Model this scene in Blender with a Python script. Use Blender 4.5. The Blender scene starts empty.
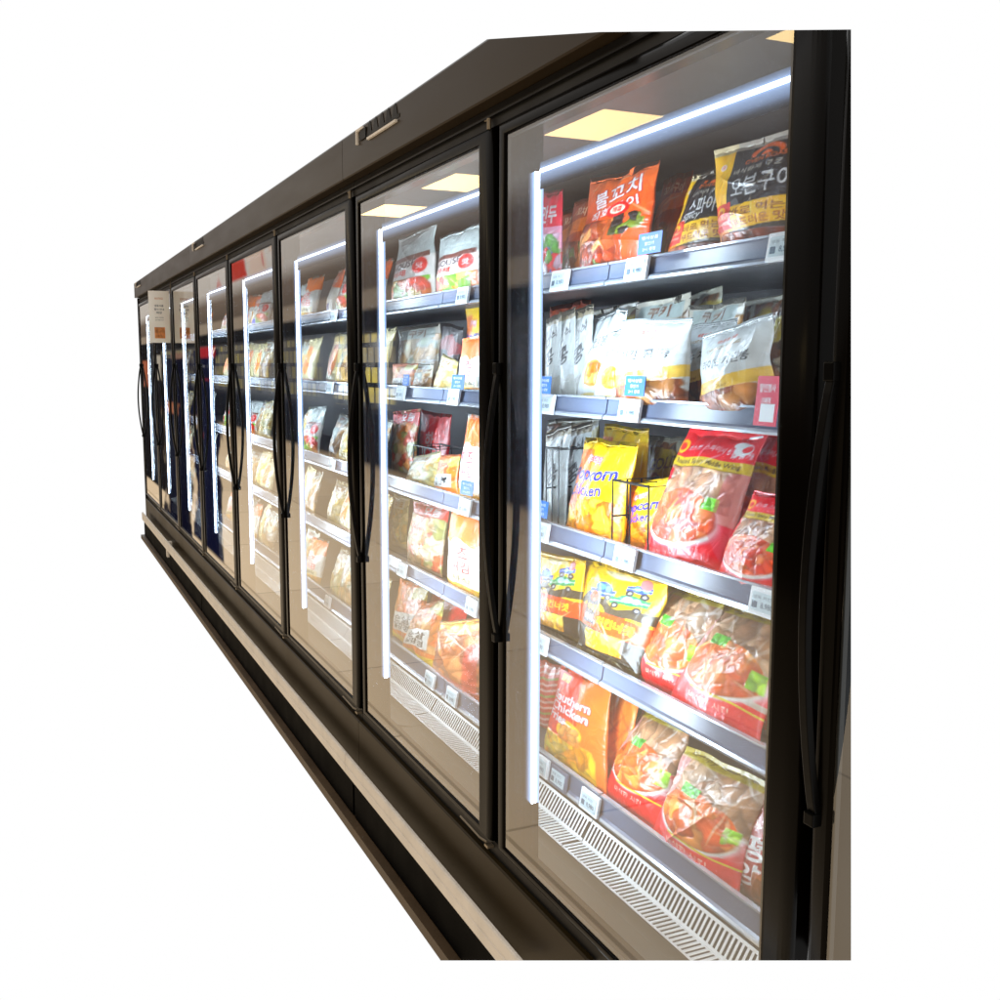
import bpy, bmesh, math, random
import numpy as np
from mathutils import Vector, Matrix

rnd = random.Random(11)
SC = bpy.context.scene
COL = SC.collection

# ------------------------------------------------------------------ camera
FPX = 1045.3424
YAW, PITCH, ROLL = 2.7121, -0.1282, -0.0023
CAM = np.array([1.0392, -0.9088, 1.4067])
FW = np.array([math.cos(YAW)*math.cos(PITCH), math.sin(YAW)*math.cos(PITCH), math.sin(PITCH)])
_r = np.cross(FW, [0, 0, 1.0]); _r /= np.linalg.norm(_r); _d = np.cross(FW, _r)
RT = math.cos(ROLL)*_r + math.sin(ROLL)*_d
DN = -math.sin(ROLL)*_r + math.cos(ROLL)*_d
cam_d = bpy.data.cameras.new('camera')
cam_d.sensor_fit = 'HORIZONTAL'; cam_d.sensor_width = 36.0; cam_d.lens = FPX/1000*36.0
cam_d.clip_start = 0.02; cam_d.clip_end = 200
cam = bpy.data.objects.new('camera', cam_d); COL.objects.link(cam)
up = -DN; bk = -FW
cam.matrix_world = Matrix(((RT[0], up[0], bk[0], CAM[0]), (RT[1], up[1], bk[1], CAM[1]), (RT[2], up[2], bk[2], CAM[2]), (0, 0, 0, 1)))
SC.camera = cam

def ray(u, v): return FW + RT*(u-500)/FPX + DN*(v-500)/FPX
def at(u, v, y):
    d = ray(u, v); return CAM + d*((y-CAM[1])/d[1])

# ------------------------------------------------------------------ render settings
SC.render.engine = 'CYCLES'
SC.view_settings.view_transform = 'Standard'; SC.view_settings.look = 'None'; SC.view_settings.exposure = 0
cy = SC.cycles
cy.use_denoising = True
cy.use_adaptive_sampling = True
cy.max_bounces = 10; cy.diffuse_bounces = 4; cy.glossy_bounces = 4; cy.transparent_max_bounces = 16
cy.sample_clamp_indirect = 3.0; cy.sample_clamp_direct = 25.0
cy.caustics_reflective = False; cy.caustics_refractive = False

# ------------------------------------------------------------------ materials
def lin(c):
    c = np.asarray(c, float)/255.0
    return np.where(c <= 0.04045, c/12.92, ((c+0.055)/1.055)**2.4)

def new_mat(name):
    m = bpy.data.materials.new(name); m.use_nodes = True
    nt = m.node_tree; nt.nodes.clear()
    out = nt.nodes.new('ShaderNodeOutputMaterial')
    return m, nt, out

def principled(name, col, rough=0.4, metal=0.0, spec=0.5, var=0.12, vscale=9.0, bump=0.0, bscale=60.0, coat=0.0, stretch=None):
    m, nt, out = new_mat(name)
    p = nt.nodes.new('ShaderNodeBsdfPrincipled')
    nt.links.new(p.outputs[0], out.inputs[0])
    tc = nt.nodes.new('ShaderNodeTexCoord')
    src = tc.outputs['Object']
    if stretch:
        mp = nt.nodes.new('ShaderNodeMapping'); mp.inputs['Scale'].default_value = stretch
        nt.links.new(src, mp.inputs[0]); src = mp.outputs[0]
    n = nt.nodes.new('ShaderNodeTexNoise'); n.inputs['Scale'].default_value = vscale; n.inputs['Detail'].default_value = 5
    nt.links.new(src, n.inputs['Vector'])
    r = nt.nodes.new('ShaderNodeValToRGB')
    r.color_ramp.elements[0].position = 0.3; r.color_ramp.elements[1].position = 0.7
    r.color_ramp.elements[0].color = (*[c*(1-var) for c in col], 1); r.color_ramp.elements[1].color = (*[min(1, c*(1+var)) for c in col], 1)
    nt.links.new(n.outputs['Fac'], r.inputs[0]); nt.links.new(r.outputs[0], p.inputs['Base Color'])
    p.inputs['Metallic'].default_value = metal; p.inputs['Specular IOR Level'].default_value = spec
    mr = nt.nodes.new('ShaderNodeMapRange'); mr.inputs['To Min'].default_value = max(0.02, rough*0.8); mr.inputs['To Max'].default_value = min(1, rough*1.2)
    nt.links.new(n.outputs['Fac'], mr.inputs[0]); nt.links.new(mr.outputs[0], p.inputs['Roughness'])
    p.inputs['Coat Weight'].default_value = coat
    if bump:
        n2 = nt.nodes.new('ShaderNodeTexNoise'); n2.inputs['Scale'].default_value = bscale; n2.inputs['Detail'].default_value = 3
        nt.links.new(src, n2.inputs['Vector'])
        b = nt.nodes.new('ShaderNodeBump'); b.inputs['Strength'].default_value = bump; b.inputs['Distance'].default_value = 0.004
        nt.links.new(n2.outputs['Fac'], b.inputs['Height']); nt.links.new(b.outputs[0], p.inputs['Normal'])
    return m

M = {}
M['frame'] = principled('black_anodised_frame', (.0022, .0015, .0008), rough=.22, spec=.06, var=.2, vscale=4)
M['black'] = principled('matt_black_metal', (.006, .006, .0065), rough=.5, spec=.3)
M['handle'] = principled('black_handle_plastic', (.003, .0027, .0024), rough=.3, spec=.07)
M['header'] = principled('bronze_header_metal', (.032, .021, .0105), rough=.32, spec=.15, var=.1, vscale=3, stretch=(1, 1, 6), bump=.02, bscale=120)
M['kick'] = principled('bronze_kick_panel', (.027, .017, .005), rough=.36, spec=.10, var=.1, vscale=3)
M['bumper'] = principled('beige_bumper_rubber', (.90, .84, .76), rough=.4, var=.08, vscale=14)
M['plinth'] = principled('black_plinth', (.0015, .0015, .0015), rough=.7, spec=.04)
M['floor'] = principled('brown_floor', (.075, .045, .020), rough=.5, var=.25, vscale=5)
M['liner'] = principled('freezer_liner', (.13, .13, .145), rough=.5, var=.08)
M['canopy'] = principled('grey_canopy', (.022, .020, .019), rough=.45, var=.08)
M['ledge'] = principled('inner_ledge', (.10, .085, .065), rough=.35, var=.15)
M['shelf'] = principled('grey_shelf', (.09, .095, .11), rough=.45)
M['rail'] = principled('grey_price_rail', (.12, .145, .22), rough=.2, var=.06, vscale=6)
M['lip'] = principled('pale_rail_lip', (.55, .60, .68), rough=.18, metal=.5, var=.06)
M['grille'] = principled('white_grille', (.85, .85, .85), rough=.4, var=.05)
M['dark'] = principled('dark_gap', (.03, .028, .025), rough=.6)
M['wire'] = principled('black_wire', (.012, .012, .012), rough=.35)
M['bright'] = principled('bright_steel', (.34, .28, .20), rough=.35, metal=.7)
M['tagwhite'] = principled('white_tag_plastic', (.78, .80, .82), rough=.4, var=.03)
M['screen'] = principled('pale_tag_screen', (.55, .66, .70), rough=.3, var=.08, vscale=60)
M['ink'] = principled('dark_ink', (.05, .06, .08), rough=.5)
M['tagtext'] = principled('grey_tag_ink', (.09, .13, .18), rough=.5)
M['blue'] = principled('blue_card', (.008, .15, .56), rough=.4, var=.08)
M['white_print'] = principled('white_print', (.8, .85, .9), rough=.5, var=.03)
M['redcard'] = principled('red_card', (.72, .06, .11), rough=.4, var=.06)
M['paper'] = principled('cream_paper', (1.0, .93, .84), rough=.6, var=.05)
M['orange_print'] = principled('orange_print', (.60, .22, .06), rough=.6, var=.5, vscale=40)

def emission(name, col, s):
    m, nt, out = new_mat(name)
    e = nt.nodes.new('ShaderNodeEmission'); e.inputs[0].default_value = (*col, 1); e.inputs[1].default_value = s
    nt.links.new(e.outputs[0], out.inputs[0]); return m
M['led'] = emission('led_lens', (.80, .90, 1.0), 92.0)
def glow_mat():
    m, nt, out = new_mat('led_core_and_bloom'); e = nt.nodes.new('ShaderNodeEmission'); a = nt.nodes.new('ShaderNodeAttribute'); a.attribute_name = 'glow'
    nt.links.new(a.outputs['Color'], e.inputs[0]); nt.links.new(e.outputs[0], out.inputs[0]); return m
M['glow'] = glow_mat()  # LED core colour with its bloom painted into the emission
M['fill_emit'] = emission('unseen_fill_emitter', (.72, .86, 1.0), 25.0)  # fill glow added out of view, not a visible LED part

def math_node(nt, op, a, b=None, c=None, clamp=False):
    n = nt.nodes.new('ShaderNodeMath'); n.operation = op; n.use_clamp = clamp
    for i, x in enumerate((a, b, c)):
        if x is None: continue
        if isinstance(x, (int, float)): n.inputs[i].default_value = x
        else: nt.links.new(x, n.inputs[i])
    return n.outputs[0]

def glass():
    m, nt, out = new_mat('double_glazed_pane')
    g = nt.nodes.new('ShaderNodeNewGeometry')
    dot = nt.nodes.new('ShaderNodeVectorMath'); dot.operation = 'DOT_PRODUCT'
    nt.links.new(g.outputs['Normal'], dot.inputs[0]); nt.links.new(g.outputs['Incoming'], dot.inputs[1])
    c = math_node(nt, 'ABSOLUTE', dot.outputs['Value'])
    s = math_node(nt, 'POWER', math_node(nt, 'SUBTRACT', 1.0, c), 5.0)
    R1 = math_node(nt, 'MULTIPLY_ADD', s, 0.952, 0.048)
    R4 = math_node(nt, 'DIVIDE', math_node(nt, 'MULTIPLY', R1, 3.4), math_node(nt, 'MULTIPLY_ADD', R1, 2.4, 1.0), clamp=True)
    tr = nt.nodes.new('ShaderNodeBsdfTransparent'); tr.inputs[0].default_value = (.93, .965, .965, 1)
    tl = nt.nodes.new('ShaderNodeBsdfTranslucent'); tl.inputs[0].default_value = (.85, .93, 1, 1)
    tc = nt.nodes.new('ShaderNodeTexCoord'); nz = nt.nodes.new('ShaderNodeTexNoise')
    nz.inputs['Scale'].default_value = 5; nz.inputs['Detail'].default_value = 4
    nt.links.new(tc.outputs['Object'], nz.inputs['Vector'])
    hz = nt.nodes.new('ShaderNodeMixShader')
    nt.links.new(math_node(nt, 'MULTIPLY_ADD', nz.outputs['Fac'], 0.045, 0.006), hz.inputs[0])
    nt.links.new(tr.outputs[0], hz.inputs[1]); nt.links.new(tl.outputs[0], hz.inputs[2])
    gl = nt.nodes.new('ShaderNodeBsdfGlossy'); gl.inputs['Roughness'].default_value = 0.012
    gl.inputs['Color'].default_value = (1, .97, .93, 1)
    mx = nt.nodes.new('ShaderNodeMixShader')
    nt.links.new(R4, mx.inputs[0]); nt.links.new(hz.outputs[0], mx.inputs[1]); nt.links.new(gl.outputs[0], mx.inputs[2])
    nt.links.new(mx.outputs[0], out.inputs[0])
    return m
M['glass'] = glass()

def bag_material(name, rough, bump):
    m, nt, out = new_mat(name)
    p = nt.nodes.new('ShaderNodeBsdfPrincipled'); nt.links.new(p.outputs[0], out.inputs[0])
    a = nt.nodes.new('ShaderNodeAttribute'); a.attribute_name = 'print'
    nt.links.new(a.outputs['Color'], p.inputs['Base Color'])
    tc = nt.nodes.new('ShaderNodeTexCoord')
    n = nt.nodes.new('ShaderNodeTexNoise'); n.inputs['Scale'].default_value = 22; n.inputs['Detail'].default_value = 3; n.inputs['Distortion'].default_value = 1.6
    nt.links.new(tc.outputs['Object'], n.inputs['Vector'])
    b = nt.nodes.new('ShaderNodeBump'); b.inputs['Strength'].default_value = bump; b.inputs['Distance'].default_value = 0.012
    nt.links.new(n.outputs['Fac'], b.inputs['Height']); nt.links.new(b.outputs[0], p.inputs['Normal'])
    p.inputs['Roughness'].default_value = rough; p.inputs['Specular IOR Level'].default_value = .55
    p.inputs['Coat Weight'].default_value = .45; p.inputs['Coat Roughness'].default_value = .09
    nt.links.new(b.outputs[0], p.inputs['Coat Normal'])
    return m
M['bag'] = bag_material('printed_film', .34, .28)
M['box'] = bag_material('printed_carton', .5, .04)

# ------------------------------------------------------------------ mesh builder
class MB:
    def __init__(s): s.v = []; s.f = []
    def add(s, vs, fs):
        o = len(s.v); s.v += [tuple(map(float, p)) for p in vs]; s.f += [tuple(i+o for i in f) for f in fs]; return s
    def box(s, x0, x1, y0, y1, z0, z1):
        vs = [(x, y, z) for z in (z0, z1) for y in (y0, y1) for x in (x0, x1)]
        return s.add(vs, [(0, 2, 3, 1), (4, 5, 7, 6), (0, 1, 5, 4), (2, 6, 7, 3), (0, 4, 6, 2), (1, 3, 7, 5)])
    def prism_x(s, prof, x0, x1):            # prof: closed list of (y, z)
        n = len(prof); vs = [(x0, y, z) for y, z in prof] + [(x1, y, z) for y, z in prof]
        fs = [(i, (i+1) % n, n+(i+1) % n, n+i) for i in range(n)] + [tuple(range(n))[::-1], tuple(range(n, 2*n))]
        return s.add(vs, fs)
    def prism_z(s, prof, z0, z1):            # prof: closed list of (x, y)
        n = len(prof); vs = [(x, y, z0) for x, y in prof] + [(x, y, z1) for x, y in prof]
        fs = [(i, (i+1) % n, n+(i+1) % n, n+i) for i in range(n)] + [tuple(range(n))[::-1], tuple(range(n, 2*n))]
        return s.add(vs, fs)
    def tube(s, pts, r, n=8, flat=1.0):
        pts = [Vector(p) for p in pts]; vs = []; fs = []
        for i, p in enumerate(pts):
            t = (pts[min(i+1, len(pts)-1)]-pts[max(i-1, 0)]).normalized()
            a = Vector((1, 0, 0)) if abs(t.x) < .9 else Vector((0, 0, 1))
            b = t.cross(a).normalized(); a = b.cross(t)
            for k in range(n):
                q = 2*math.pi*k/n; vs.append(p+a*(r*math.cos(q))+b*(r*flat*math.sin(q)))
        for i in range(len(pts)-1):
            for k in range(n): fs.append((i*n+k, i*n+(k+1) % n, (i+1)*n+(k+1) % n, (i+1)*n+k))
        fs += [tuple(range(n))[::-1], tuple(range((len(pts)-1)*n, len(pts)*n))]
        return s.add(vs, fs)
    def mesh(s, name, mat, bevel=0.0, smooth=False, smooth_to=0):
        me = bpy.data.meshes.new(name); me.from_pydata(s.v, [], s.f); me.validate()
        bm = bmesh.new(); bm.from_mesh(me); bmesh.ops.recalc_face_normals(bm, faces=bm.faces)
        if bevel:
            bmesh.ops.bevel(bm, geom=bm.edges[:], offset=bevel, segments=2, affect='EDGES', profile=.6, clamp_overlap=True)
        if smooth:
            for f in bm.faces: f.smooth = True
        if smooth_to:
            for k, f in enumerate(bm.faces): f.smooth = 4 <= k < smooth_to*4-4
        bm.to_mesh(me); bm.free()
        me.materials.append(mat); return me

def link(name, me, parent=None, loc=(0, 0, 0)):
    o = bpy.data.objects.new(name, me); COL.objects.link(o); o.location = loc
    if parent: o.parent = parent
    return o
def empty(name, loc, label, cat, group=None, rz=0):
    o = bpy.data.objects.new(name, None); COL.objects.link(o); o.location = loc; o.rotation_euler = (0, 0, rz)
    o.empty_display_size = .05
    return tag(o, label, cat, group)
def tag(o, label, cat, group=None):
    o['label'] = label; o['category'] = cat
    if group: o['group'] = group
    return o
def copy_tree(o, parent=None):
    c = o.copy(); COL.objects.link(c)
    if parent is not None: c.parent = parent
    for ch in [k for k in COL.objects if k.parent == o]: copy_tree(ch, c)
    return c

# ------------------------------------------------------------------ text rasteriser (for printing on packs)
_txt = {}
def text_tris(body, bold=0.0, shear=0.0):
    key = (body, bold, shear)
    if key in _txt: return _txt[key]
    c = bpy.data.curves.new('t', 'FONT'); c.body = body; c.offset = bold; c.shear = shear; c.resolution_u = 3
    o = bpy.data.objects.new('t', c); COL.objects.link(o)
    dg = bpy.context.evaluated_depsgraph_get(); dg.update()
    e = o.evaluated_get(dg); me = e.to_mesh(); me.calc_loop_triangles()
    co = np.array([v.co[:2] for v in me.vertices]); tr = np.array([t.vertices[:] for t in me.loop_triangles])
    e.to_mesh_clear(); bpy.data.objects.remove(o); bpy.data.curves.remove(c)
    mn, mx = co.min(0), co.max(0)
    _txt[key] = ((co-mn)/(mx-mn), tr, (mx-mn)[0]/(mx-mn)[1]); return _txt[key]

def text_mesh(body, w, h, mat, bold=0.0):
    co, tr, asp = text_tris(body, bold)
    me = bpy.data.meshes.new('lettering')
    me.from_pydata([((p[0]-.5)*w, 0, (p[1]-.5)*h) for p in co], [], [tuple(int(i) for i in t) for t in tr])
    me.materials.append(mat); return me

class Canvas:
    """colours (sRGB 0..255) and a relief height on a w x h sheet; u right, v up, both 0..1"""
    def __init__(s, base, w=168, h=216, seed=0):
        s.w, s.h = w, h; s.c = np.zeros((h, w, 3)); s.c[:] = base; s.z = np.zeros((h, w))
        s.U, s.V = np.meshgrid((np.arange(w)+.5)/w, (np.arange(h)+.5)/h)
        s.r = np.random.default_rng(seed)
    def noise(s, n, m=None):
        m = m or n; g = s.r.random((m+2, n+2)); x = s.U*n; y = s.V*m
        i = x.astype(int); j = y.astype(int); fx = x-i; fy = y-j; fx = fx*fx*(3-2*fx); fy = fy*fy*(3-2*fy)
        return (g[j, i]*(1-fx)+g[j, i+1]*fx)*(1-fy)+(g[j+1, i]*(1-fx)+g[j+1, i+1]*fx)*fy
    def put(s, mask, col, a=1.0):
        k = (np.clip(mask, 0, 1)*a)[..., None]; s.c = s.c*(1-k)+np.asarray(col, float)*k
    def rect(s, u0, v0, u1, v1, col, a=1.0, skew=0.0, wob=0.0):
        V = s.V-skew*(s.U-.5)
        if wob: V = V+wob*(s.noise(5)-.5)
        s.put(((s.U >= u0) & (s.U <= u1) & (V >= v0) & (V <= v1)).astype(float), col, a)
    def ell(s, u, v, a, b, col, al=1.0, rot=0.0, soft=.12):
        du, dv = s.U-u, (s.V-v); c, n = math.cos(rot), math.sin(rot)
        d = np.sqrt(((du*c+dv*n)/a)**2+((-du*n+dv*c)/b)**2); s.put(np.clip((1-d)/soft+.5, 0, 1), col, al)
    def grad(s, col, v0, v1, a=1.0):
        s.put((s.V-v0)/(v1-v0), col, a)
    def text(s, body, u0, v0, u1, v1, col, bold=.0, rot=0.0, shear=0.0, edge=None):
        co, tr, _ = text_tris(body, bold, shear)
        p = co.copy(); p[:, 0] = u0+p[:, 0]*(u1-u0); p[:, 1] = v0+p[:, 1]*(v1-v0)
        cu, cv = (u0+u1)/2, (v0+v1)/2; asp = s.h/s.w
        x = (p[:, 0]-cu); y = (p[:, 1]-cv)*asp; c, n = math.cos(rot), math.sin(rot)
        p = np.stack([cu+x*c-y*n, cv+(x*n+y*c)/asp], 1)
        SS = 2; W, H = s.w*SS, s.h*SS; m = np.zeros((H, W), bool); P = p*[W, H]
        for t in tr:
            a, b, d = P[t]; x0, y0 = np.floor(np.minimum(np.minimum(a, b), d)).astype(int); x1, y1 = np.ceil(np.maximum(np.maximum(a, b), d)).astype(int)
            x0 = max(x0, 0); y0 = max(y0, 0); x1 = min(x1+1, W); y1 = min(y1+1, H)
            if x1 <= x0 or y1 <= y0: continue
            X, Y = np.meshgrid(np.arange(x0, x1)+.5, np.arange(y0, y1)+.5)
            e = lambda q, r_: (r_[0]-q[0])*(Y-q[1])-(r_[1]-q[1])*(X-q[0])
            w0, w1, w2 = e(a, b), e(b, d), e(d, a)
            m[y0:y1, x0:x1] |= ((w0 >= 0) & (w1 >= 0) & (w2 >= 0)) | ((w0 <= 0) & (w1 <= 0) & (w2 <= 0))
        k = m.reshape(s.h, SS, s.w, SS).mean((1, 3))
        if edge is not None:
            g = k.copy()
            for dx, dy in ((1, 0), (-1, 0), (0, 1), (0, -1), (2, 0), (-2, 0)): g = np.maximum(g, np.roll(np.roll(k, dx, 1), dy, 0))
            s.put(g, edge)
        s.put(k, col)
    def food(s, u0, v0, u1, v1, n, size, cols, mask=None, relief=1.0, long=1.4):
        asp = s.h/s.w
        if mask is None: mask = (s.U > u0) & (s.U < u1) & (s.V > v0) & (s.V < v1)
        for _ in range(n):
            u = s.r.uniform(u0, u1); v = s.r.uniform(v0, v1); a = size*s.r.uniform(.7, 1.3); rot = s.r.uniform(0, 3.14)
            du = (s.U-u); dv = (s.V-v)*asp
            k = (np.abs(du) < a*2.2) & (np.abs(dv) < a*2.2)
            if not k.any(): continue
            c, nn = math.cos(rot), math.sin(rot)
            x = (du*c+dv*nn)/(a*long); y = (-du*nn+dv*c)/a
            th = np.arctan2(y, x); d = np.sqrt(x*x+y*y)*(1+.14*np.sin(3*th+u*40)+.08*np.sin(5*th+v*50))
            mk = np.clip((1-d)*6, 0, 1)*mask
            base = np.array(cols[s.r.integers(len(cols))], float)*s.r.uniform(.85, 1.12)
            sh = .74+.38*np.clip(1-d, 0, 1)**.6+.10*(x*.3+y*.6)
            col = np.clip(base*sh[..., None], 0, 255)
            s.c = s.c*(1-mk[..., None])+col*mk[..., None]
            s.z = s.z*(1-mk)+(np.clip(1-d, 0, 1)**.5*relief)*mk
    def streaks(s, n, col, u0=0, v0=0, u1=1, v1=1, a=.7, ln=.25, wd=.006):  # pale strokes paint glossy film highlights into the print
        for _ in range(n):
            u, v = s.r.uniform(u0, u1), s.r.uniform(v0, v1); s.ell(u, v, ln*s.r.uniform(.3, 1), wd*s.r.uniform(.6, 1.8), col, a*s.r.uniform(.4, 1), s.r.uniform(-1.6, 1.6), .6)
    def finish(s, grain=7):
        g = s.c.mean(2, keepdims=True); s.c = (g+(s.c-g)*1.36)*.93; s.c = np.clip(s.c*(1+(s.noise(14, 18)-.5)[..., None]*.10)+(s.r.random((s.h, s.w, 1))-.5)*grain, 0, 255); return s

WHT = (245, 245, 245)
def d_skewer(seed):
    c = Canvas((214, 92, 42), seed=seed); c.grad((232, 124, 70), .5, 1.0)
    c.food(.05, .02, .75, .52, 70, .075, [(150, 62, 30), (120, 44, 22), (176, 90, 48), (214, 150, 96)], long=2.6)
    c.food(.6, .35, .95, .55, 9, .06, [(60, 60, 35), (120, 130, 50), (40, 26, 22)])
    c.food(.1, .0, .5, .2, 14, .05, [(90, 120, 50), (225, 200, 160), (170, 60, 30)])
    for t, v0, v1, r in (('불꼬치', .68, .86, .22), ('직화구이', .56, .66, .22)): c.text(t, .22, v0, .86, v1, WHT, .02, r, edge=(190, 40, 25))
    c.ell(.62, .60, .15, .07, (196, 30, 30)); c.ell(.62, .60, .10, .04, (240, 220, 200))
    c.text('매콤', .56, .575, .68, .625, (180, 20, 20), .02)
    c.streaks(10, (245, 215, 195), .15, .55, .9, .95, .6, .2); c.ell(.12, .07, .07, .05, (60, 110, 40)); return c.finish()
def d_oven(seed, head='오븐구이', spicy=False):
    c = Canvas((38, 32, 33), seed=seed)
    c.rect(0, 0, .30 if not spicy else .2, 1, (246, 190, 28)); c.rect(.0, .92, 1, 1, (235, 225, 210), .85)
    c.rect(.0, .15, .3, .24, (240, 150, 30))
    cr = [(150, 66, 40), (176, 90, 54), (120, 48, 30), (205, 130, 90)]
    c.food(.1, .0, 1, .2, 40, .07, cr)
    c.rect(.28, .22, 1, .43, (250, 196, 30), skew=.06)
    c.text('바로 먹는', .36, .335, .92, .41, (120, 60, 10), .01, .05); c.text('부드러운 맛', .36, .245, .94, .32, (150, 70, 10), .01, .05)
    c.text(head, .36, .50, .97, .68, WHT, .012, .05); c.text('바삭하게 구운 맛', .34, .71, .95, .76, (240, 235, 220), .012, .05)
    c.ell(.66, .855, .17, .07, (232, 112, 28)); c.ell(.66, .84, .12, .045, (38, 32, 33)); c.ell(.66, .835, .06, .03, (232, 112, 28)); c.rect(.44, .77, .9, .83, (38, 32, 33)); c.text('OVEN ROAST', .44, .785, .90, .825, (240, 120, 35), .02, .05)
    c.rect(.05, .24, .36, .47, (206, 40, 34), skew=.05); c.ell(.2, .385, .09, .045, (250, 190, 40)); c.ell(.2, .37, .06, .03, (206, 40, 34)); c.rect(.08, .33, .33, .36, (206, 40, 34)); c.text('OVEN ROAST', .08, .315, .33, .35, (250, 225, 180), .02, .04); c.rect(.09, .27, .32, .295, (250, 215, 200), .7)
    c.ell(.16, .8, .05, .03, (250, 225, 220)); c.text('구', .14, .785, .18, .815, (200, 60, 60))
    if spicy: c.text('Spicy', .28, .44, .62, .53, (240, 240, 235), .012, .02, .2); c.rect(.2, .86, 1, .93, (30, 26, 28)); c.streaks(6, WHT, .3, .6, .9, .9, .6, .16)
    c.streaks(7, (255, 245, 215), .05, .3, .9, .95, .55, .2); return c.finish()
def d_pink(seed):
    c = Canvas((222, 70, 88), seed=seed); c.rect(0, .35, 1, .62, (235, 170, 190)); c.food(.0, .05, 1, .55, 30, .09, [(90, 110, 190), (230, 200, 215), (110, 160, 90), (220, 80, 80)])
    c.text('만두', .25, .66, .85, .85, WHT, .03); c.streaks(8, WHT, a=.6); return c.finish()
def d_dorange(seed):
    c = Canvas((168, 78, 38), seed=seed); c.grad((120, 52, 28), .4, 0); c.food(0, 0, 1, .5, 50, .08, [(140, 60, 30), (110, 44, 20), (96, 110, 46), (190, 110, 60)], long=2)
    c.rect(0, .62, 1, .78, (225, 130, 60), skew=.1); c.text('꼬치구이', .2, .80, .8, .9, (250, 220, 190), .02); c.streaks(8, (240, 200, 170)); return c.finish()
def d_white(seed, body='라이노 치킨봉', tilt=.0):
    c = Canvas((226, 230, 230), seed=seed)
    c.food(.0, .0, 1, .36, 50, .105, [(150, 84, 44), (176, 106, 60), (120, 62, 32), (206, 150, 96)])
    bound = .40-.16*(c.U-.2)*0+.22*(c.U-.5)*.5-.10*np.sin(c.U*3.1)
    edge = c.V-(.28+.15*(c.U-.3))
    c.put(((edge > 0) & (edge < .13)).astype(float), (236, 200, 104)); c.put((edge >= .13).astype(float), (224, 229, 230))
    c.z[(edge > 0)] *= .1
    c.text(body, .17, .56, .85, .67, (18, 18, 20), .014, .10); c.text('CHICKEN WING', .18, .76, .68, .795, (150, 120, 70), .01, .10)
    c.text('매콤한 맛', .34, .83, .62, .87, (190, 70, 50), .01, .10); c.text('Brown Rice Crunch', .2, .325, .6, .36, (150, 110, 40), .0, .12)
    c.streaks(5, (255, 255, 255), a=.5); return c.finish()
def d_blob(seed):
    c = Canvas((232, 236, 236), seed=seed); c.ell(.55, .33, .24, .14, (222, 160, 66)); c.food(.35, .22, .75, .44, 14, .07, [(226, 166, 78), (200, 130, 50), (240, 190, 110)])
    c.rect(0, .02, 1, .12, (225, 200, 130), .7, wob=.1); c.text('치킨봉', .2, .6, .75, .72, (120, 116, 110), .01, .1); return c.finish()
def d_thin(seed):
    c = Canvas((206, 210, 210), seed=seed); c.rect(0, .0, 1, .3, (170, 168, 160), .6, wob=.1); c.rect(.1, .45, .55, .9, (120, 122, 120), .5, skew=.2); c.text('콩', .3, .42, .75, .6, (70, 70, 72), .02, .3); c.text('간식', .2, .68, .8, .8, (90, 90, 92), .02, .3); c.rect(0, .9, 1, 1, (150, 140, 120)); c.streaks(10, WHT); return c.finish()
def d_green(seed):
    c = Canvas((188, 186, 172), seed=seed); c.food(0, .0, 1, .95, 90, .085, [(112, 76, 52), (150, 104, 70), (196, 186, 166), (84, 66, 52)]); c.rect(0, .62, 1, .86, (176, 160, 52), .75, wob=.14); c.text('GOLD', .2, .68, .8, .8, (90, 70, 60), .02, .15); c.streaks(16, WHT, a=.6); return c.finish()
def d_popcorn(seed):
    c = Canvas((250, 198, 24), seed=seed); c.put(((c.U+.35*c.V) < .62).astype(float), (238, 132, 50), .9)
    c.food(.02, .0, .98, .42, 75, .08, [(238, 150, 50), (226, 122, 34), (250, 186, 82), (205, 104, 30)])
    c.rect(0, .88, 1, 1, (252, 206, 34)); c.text('추억의', .25, .74, .52, .83, (245, 225, 235), .02, .08, edge=(190, 60, 80))
    c.text('Popcorn', .06, .54, .86, .72, (36, 52, 160), .035, .12, .1); c.text('Chicken', .06, .42, .70, .54, (36, 52, 160), .025, .12, .1)
    c.ell(.30, .19, .28, .14, (250, 200, 110), .3); c.streaks(9, (255, 250, 220), .05, .05, .95, .95, .7, .18); return c.finish()
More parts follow.
